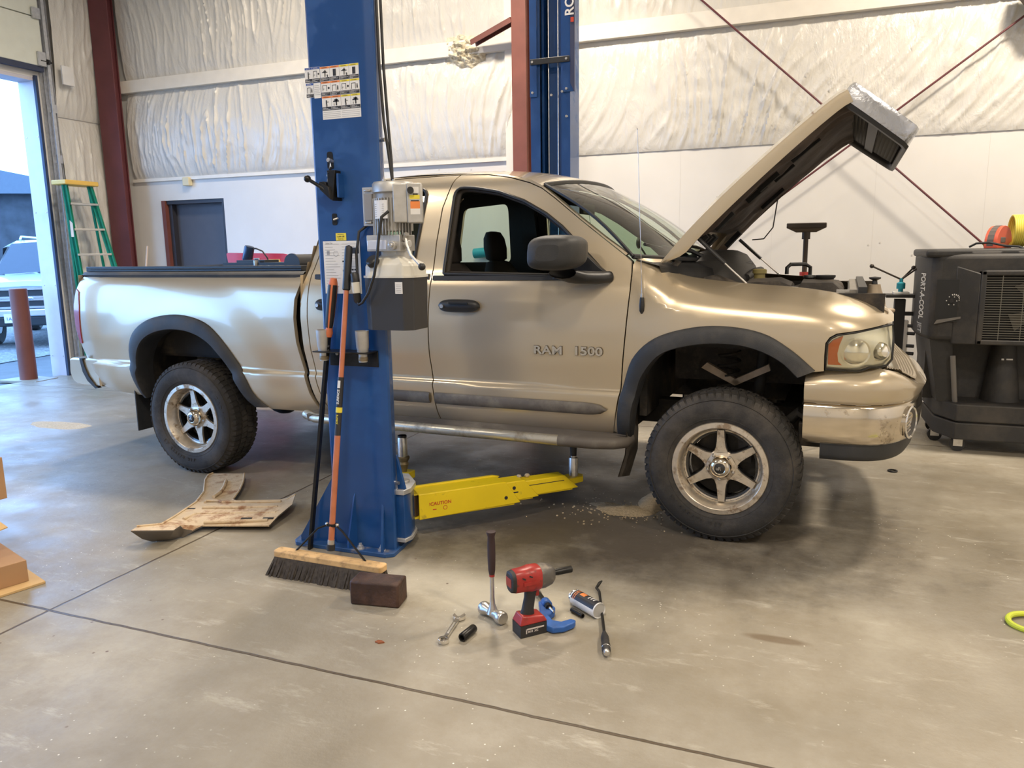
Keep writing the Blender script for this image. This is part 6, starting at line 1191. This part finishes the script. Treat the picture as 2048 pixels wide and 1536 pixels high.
m = MB(ladyel); c_ = (LT[0]+LT[1])/2; m.M = T(c_.x-.04, c_.y, 2.385); m.b2(-.12, .12, -.235, .235, -.028, .028); m.build('top_cap', ld, True, bev=.012, seg=3)
m = MB(paper); p = LB[0].lerp(LT[0], .78); m.box((p.x+.03, p.y-.04, p.z), (.03, .004, .20), rotm(rz=.6)); m.build('ladder_label', ld, True)
# red cart + lamp behind the bed
tc_ = thing('tool_cart', 'red steel cart with an upright back panel behind the truck bed', 'cart', (-5.45, 6.6, 0))
m = MB(redbox); m.b2(-5.83, -5.13, 6.35, 6.80, .12, 1.22); m.build('body', tc_, True, bev=.01)
m = MB(redbox); m.prism(rnd([(-5.83, 1.22), (-5.10, 1.22), (-5.05, 1.50), (-5.885, 1.52)], [0, 0, .10, .03]), 6.78, 6.80, 'y'); m.build('back_panel', tc_, True)
m = MB(ladyel); m.prism([(-5.33, 1.400), (-5.18, 1.400), (-5.19, 1.445), (-5.345, 1.445)], 6.775, 6.78, 'y'); m.use(ink).b2(-5.32, -5.21, 6.774, 6.7755, 1.425, 1.430); m.build('safety_label', tc_, True)
m = MB(paper); m.prism([(-5.52, 1.46), (-5.445, 1.46), (-5.45, 1.43), (-5.47, 1.42), (-5.44, 1.39), (-5.50, 1.40)], 6.773, 6.777, 'y'); m.use(ink).prism([(-5.512, 1.455), (-5.455, 1.455), (-5.46, 1.435), (-5.49, 1.425), (-5.47, 1.405), (-5.50, 1.41)], 6.770, 6.7735, 'y'); m.build('decal', tc_, True)
for x in (-5.75, -5.2):
    for y in (6.42, 6.72): MB(black).cyl((x, y-.015, .06), (x, y+.015, .06), .06, n=20).build('caster', tc_, True)
m = MB(steel)
for x in (-5.7, -5.6, -5.35): m.cyl((x, 6.5, 1.22), (x, 6.5, 1.36), .03, n=12)
m.build('tray_clutter', tc_, True)
wl_ = thing('work_lamp', 'dark blue gooseneck work lamp bent over the truck bed in front of the wall', 'lamp', (-5.2, 6.6, 1.22))
m = MB(pm('lamp_blue', (.012, .030, .075), .25, .3)); m.lathe([(.050, -.09), (.052, -.085), (.050, .045), (.046, .058), (.02, .062), (.001, .062)], (-5.395, 6.55, 1.525), (.30, .0, .95), 28); m.use(paper); m.lathe([(.046, -.085), (.001, -.07)], (-5.395, 6.55, 1.525), (.30, 0, .95), 24); m.build('lamp_head', wl_, True)
m = MB(black); m.tube([(-5.36, 6.55, 1.555), (-5.30, 6.55, 1.558), (-5.23, 6.56, 1.53), (-5.19, 6.58, 1.46), (-5.18, 6.6, 1.36), (-5.18, 6.6, 1.22)], .008, 8); m.cyl((-5.18, 6.6, 1.22), (-5.18, 6.6, 1.24), .05, n=20); m.build('gooseneck', wl_, True, ang=60)
# broom/handle against the corner column
m = MB(pm('pale_handle', (.55, .45, .38), .6)); m.cyl((-7.85, 7.3, .0), (-8.03, 7.80, 1.62), .014, n=12); m.build('wooden_pole', label='pale wooden pole leaning by the corner column right of the ladder', cat='pole')
# underhoist pole stand
ps = thing('pole_jack', 'tall dark pole jack stand with a T shaped top rising behind the engine', 'jack stand', (-.03, 6.2, 0))
m = MB(pm('dark_steel', (.055, .045, .038), .45, .6)); m.cyl((-.03, 6.2, .05), (-.03, 6.2, 1.30), .026, n=16); m.cyl((-.03, 6.2, 1.28), (-.03, 6.2, 1.60), .018, n=14); m.cyl((-.03, 6.2, 1.55), (-.03, 6.2, 1.61), .030, n=14); m.build('pole', ps, True)
m = MB(MATS['dark_steel']); m.hexa([(-.10, 6.17, 1.60), (.04, 6.17, 1.60), (.04, 6.23, 1.60), (-.10, 6.23, 1.60)], [(-.165, 6.16, 1.632), (.105, 6.16, 1.632), (.105, 6.24, 1.632), (-.165, 6.24, 1.632)]); m.b2(-.168, .108, 6.16, 6.24, 1.63, 1.668); m.build('top_pad', ps, True, bev=.006)
m = MB(MATS['dark_steel']); 
for a in (30, 150, 270): m.cyl((-.03, 6.2, .45), (-.03+.32*cos(radians(a)), 6.2+.32*sin(radians(a)), .02), .016, n=10)
m.build('tripod_base', ps, True); MB(redt).cyl((-.03, 6.2, 1.27), (-.03, 6.2, 1.31), .034, n=16).build('release_collar', ps, True)
# press stand with capstan handles
dp = thing('press_stand', 'black machine stand with a teal hub and three ball ended handles beside the cooler', 'machine', (.70, 6.9, 0))
m = MB(toolblk); m.b2(.655, .735, 6.86, 6.94, .02, 1.07); m.b2(.50, .78, 6.74, 7.06, 0, .03); m.build('column', dp, True, bev=.003)
m = MB(toolblk); m.b2(.585, .815, 6.80, 7.0, 1.085, 1.108); m.use(paper); m.b2(.64, .755, 6.84, 6.96, 1.108, 1.128); m.build('table', dp, True, bev=.003)
m = MB(teal); m.lathe([(.018, 1.128), (.018, 1.150), (.032, 1.152), (.032, 1.195), (.026, 1.20), (.014, 1.205), (.014, 1.235)], (.695, 6.9, 0), n=24); m.build('hub', dp, True)
m = MB(MATS['dark_steel'])
for x, y, z in ((.472, 6.86, 1.333), (.785, 6.98, 1.315), (.83, 6.82, 1.345)): m.cyl((.695, 6.9, 1.225), (x, y, z), .007, n=8); m.ball((x, y, z), .017, 12, 8)
m.build('capstan_handle', dp, True)
m = MB(toolblk); m.b2(.73, .80, 6.86, 6.90, .94, .97); m.use(white); m.b2(.735, .765, 6.85, 6.95, .60, .90); m.use(toolblk)
for z in (.86, .80, .70, .64): m.cyl((.76, 6.85, z), (.81, 6.83, z), .014, n=10)
m.build('side_bracket', dp, True)
# evaporative cooler
ec = thing('evaporative_cooler', 'large black wheeled evaporative cooler fan at the right edge', 'cooler', (1.6, 6.65, 0))
YF = 6.30; XR = 2.45
m = MB(coolm)
def mirx(p): return (3.26-p[0], p[1], p[2])
top = [(.80, 7.05), (.785, 6.66), (.828, 6.34), (.86, YF), (1.10, YF-.06), (2.16, YF-.06), (2.40, YF), (2.46, 6.32), (2.46, 7.05)]
m.prism(top, .81, 1.43, 'z'); m.build('upper_housing', ec, True, bev=.035, seg=4)
m = MB(coolm); lid = [(.785, 7.07), (.785, 6.31), (.86, YF-.015), (2.40, YF-.015), (2.475, 6.31), (2.475, 7.07)]
m.prism(lid, 1.405, 1.462, 'z')
for x in (1.10, 1.38, 1.66, 1.94, 2.2): m.hexa([(x, YF-.03, 1.35), (x+.12, YF-.03, 1.35), (x+.12, YF+.1, 1.35), (x, YF+.1, 1.35)], [(x-.05, YF-.02, 1.45), (x+.17, YF-.02, 1.45), (x+.17, YF+.1, 1.45), (x-.05, YF+.1, 1.45)])
m.build('lid', ec, True, bev=.02, seg=3)
m = MB(coolm); gx0, gx1, gz0, gz1 = 1.12, 2.14, .80, 1.315
m.b2(gx0, gx1, YF-.13, YF-.04, gz0, gz0+.035); m.b2(gx0, gx1, YF-.13, YF-.04, gz1-.035, gz1); m.b2(gx0, gx0+.035, YF-.13, YF-.04, gz0, gz1); m.b2(gx1-.035, gx1, YF-.13, YF-.04, gz0, gz1); m.hexa([(.98, YF-.035, gz1+.03), (gx0, YF-.12, gz1-.02), (gx0, YF-.12, gz0), (.98, YF-.035, gz0-.01)], [(.98, YF-.01, gz1+.03), (gx0, YF-.04, gz1-.02), (gx0, YF-.04, gz0), (.98, YF-.01, gz0-.01)]); m.build('fan_frame', ec, True, bev=.008)
MB(pm('fan_void', (.006, .006, .006), .8)).b2(gx0+.03, gx1-.03, YF-.066, YF-.05, gz0+.03, gz1-.03).build('fan_throat', ec, True)
m = MB(pm('blade_grey', (.10, .095, .085), .4, .4)); cx, cz = 1.50, 1.06
for k in range(4):
    a = k*pi/2+.5; m.hexa([(cx+.04*cos(a), YF-.09, cz+.04*sin(a)), (cx+.20*cos(a-.25), YF-.10, cz+.20*sin(a-.25)), (cx+.22*cos(a+.35), YF-.075, cz+.22*sin(a+.35)), (cx+.05*cos(a+.6), YF-.07, cz+.05*sin(a+.6))], [(cx+.04*cos(a), YF-.086, cz+.04*sin(a)), (cx+.20*cos(a-.25), YF-.096, cz+.20*sin(a-.25)), (cx+.22*cos(a+.35), YF-.071, cz+.22*sin(a+.35)), (cx+.05*cos(a+.6), YF-.066, cz+.05*sin(a+.6))])
m.cyl((cx, YF-.10, cz), (cx, YF-.06, cz), .05, n=20); m.build('fan_blade', ec, True)
m = MB(pm('guard_wire', (.25, .24, .21), .45, .7))
for k in range(26): z = gz0+.05+k*(gz1-gz0-.10)/25; m.cyl((gx0+.02, YF-.125, z), (gx1-.02, YF-.125, z), .0022, n=5)
for x in (1.25, 1.38, 1.51, 1.64, 1.8, 1.95): m.cyl((x, YF-.122, gz0+.02), (x, YF-.122, gz1-.02), .0028, n=5)
m.build('fan_guard', ec, True)
m = MB(pm('panel_black', (.015, .016, .018), .45)); m.M = T(.98, YF-.03, 1.09) @ rotm(rz=radians(-14)); m.b2(-.115, .085, -.012, .0, -.14, .16); m.use(paper)
m.ring([(.030, -.0130), (.034, -.0135), (.034, -.013)], (.0, .0, 0), (0, 0, 1), 4) if 0 else None
for k in range(7): a = radians(-10+20*k); m.box((.035*cos(a)+.0, -.0135, .035*sin(a)+.02), (.010, .003, .006), rotm(ry=-a))
for k in range(6): a = radians(60*k); m.box((-.015+.032*cos(a), -.0135, .01+.032*sin(a)), (.006, .003, .006))
m.use(black); m.cyl((-.015, -.012, .01), (-.015, -.03, .01), .014, n=16); m.use(pm('grab_grey', (.16, .15, .14), .5)); m.hexa([(-.115, -.02, -.16), (.10, -.02, -.10), (.10, -.0, -.10), (-.115, 0, -.16)], [(-.10, -.02, -.13), (.10, -.02, -.09), (.10, 0, -.09), (-.10, 0, -.13)]); m.build('control_panel', ec, True)
m = MB(coolm); m.hexa([(.94, 6.34, .36), (2.32, 6.34, .36), (2.36, 7.0, .36), (.92, 7.0, .36)], [(.86, 6.36, .82), (2.40, 6.36, .82), (2.42, 7.0, .82), (.84, 7.0, .82)]) if 0 else None
m.b2(.86, 2.40, 6.55, 7.0, .34, .82); m.hexa([(.93, 6.36, .36), (1.03, 6.34, .34), (1.05, 6.6, .34), (.90, 7.0, .36)], [(.85, 6.33, .82), (1.0, 6.33, .82), (1.0, 6.6, .82), (.83, 7.0, .82)])
m.build('lower_housing', ec, True)
for xx in (1.36, 2.0):
    m = MB(coolm); m.loft([[(xx+a*cos(t), 6.50+b_*sin(t), z) for t in np.linspace(0, 2*pi, 25)[:-1]] for z, a, b_ in ((.34, .13, .13), (.5, .11, .11), (.82, .07, .09))], closed=True); m.build('support_column', ec, True, ang=60)
m = MB(MATS['grab_grey']); m.cyl((1.045, 6.32, .36), (1.005, 6.30, .70), .018, n=14); m.build('drain_pipe', ec, True, ang=60)
MB(paper).b2(1.36, 1.40, 6.39, 6.40, .67, .68).b2(1.33, 1.345, 6.39, 6.40, .668, .68).build('tank_sticker', ec, True)
m = MB(coolm); base = [(.93, 6.45), (1.04, 6.22), (2.24, 6.22), (2.34, 6.45), (2.36, 7.0), (.92, 7.0)]
m.prism(base, .235, .36, 'z'); m.prism([(x+(.015 if x < 1.5 else -.015), y+.02) for x, y in base], .22, .24, 'z'); m.prism(base, .10, .225, 'z'); m.build('base_tank', ec, True, bev=.012, seg=3)
for x, y in ((1.08, 6.30), (.97, 6.60), (2.2, 6.3), (2.3, 6.9), (1.0, 6.95)):
    m = MB(black); m.cyl((x, y-.018, .05), (x, y+.018, .05), .05, n=24); m.use(steel); m.hexa([(x-.02, y-.024, .04), (x+.02, y-.024, .04), (x+.02, y+.024, .04), (x-.02, y+.024, .04)], [(x-.035, y-.026, .105), (x+.035, y-.026, .105), (x+.035, y+.026, .105), (x-.035, y+.026, .105)]) if 0 else m.b2(x-.03, x+.03, y-.026, y-.021, .04, .11); m.build('caster', ec, True)
m = MB(paper); dv = Vector((.043, -.32, 0)).normalized(); xv = Vector((0, 0, -1)); nv = xv.cross(dv); MC = Matrix.Identity(4)
for i in range(3): MC[i][0] = xv[i]; MC[i][1] = dv[i]; MC[i][2] = nv[i]
MC = T(.785, 6.66, 0) @ MC
def ct(z): return T(0, 0, z) @ MC @ T(0, .10, .002)
m.text('PORT-A-COOL', .16, ct(1.29), .001, sx=.32, bold=.003); m.use(inkg).text('JET', .13, ct(.92), .001, sx=.42, bold=.004); m.build('side_lettering', ec, True)
# hose reel on the cooler
hr_ = thing('cord_reel', 'orange reel with yellow hose sitting on top of the black cooler', 'reel', (1.38, 6.80, 1.463))
m = MB(reelred)
half = [(-.12, 0), (.12, 0)]+[(.12*cos(radians(a)), .03+.135*sin(radians(a))) for a in range(0, 181, 15)]
m.prism(half, 0, .06, 'x'); m.M = Matrix.Identity(4)
m2 = MB(reelred, T(1.32, 6.80, 1.463) @ rotm(rz=radians(-35)))
m2.prism([(p[0], p[1]) for p in half], -.045, .045, 'x'); m2.use(pm('reel_grey', (.12, .10, .09), .6)); 
for k in range(9):
    a0, a1 = radians(15*k+60), radians(15*k+78); m2.add([(-.025, .122*cos(a0), .03+.137*sin(a0)), (.02, .122*cos(a0), .03+.137*sin(a0)), (.02, .122*cos(a1), .03+.137*sin(a1)), (-.025, .122*cos(a1), .03+.137*sin(a1))], [(0, 1, 2, 3)])
m2.box((.047, -.03, .06), (.006, .07, .04)); m2.build('side_shell', hr_, True, bev=.004)
m = MB(clothy)
for k in range(7): m.tube([(1.40+.012*k, 6.78+.125*cos(a), 1.463+.125+.112*sin(a)) for a in np.linspace(0, 2*pi, 33)[:-1]], .0075, 6, closed=True)
m.tube([(1.23, 6.83, 1.50), (1.24, 6.85, 1.48), (1.30, 6.86, 1.475)], .007, 6); m.build('wound_hose', hr_, True, ang=80)
m = MB(black); m.tube([(1.10, 6.60, 1.475), (1.14, 6.58, 1.50), (1.22, 6.55, 1.505), (1.30, 6.45, 1.48), (1.36, 6.34, 1.475), (1.42, 6.26, 1.44), (1.60, 6.24, 1.41), (1.8, 6.25, 1.40)], .008, 8); m.build('power_cable', label='black cable looping over the top edge of the cooler', cat='cable', ang=80)
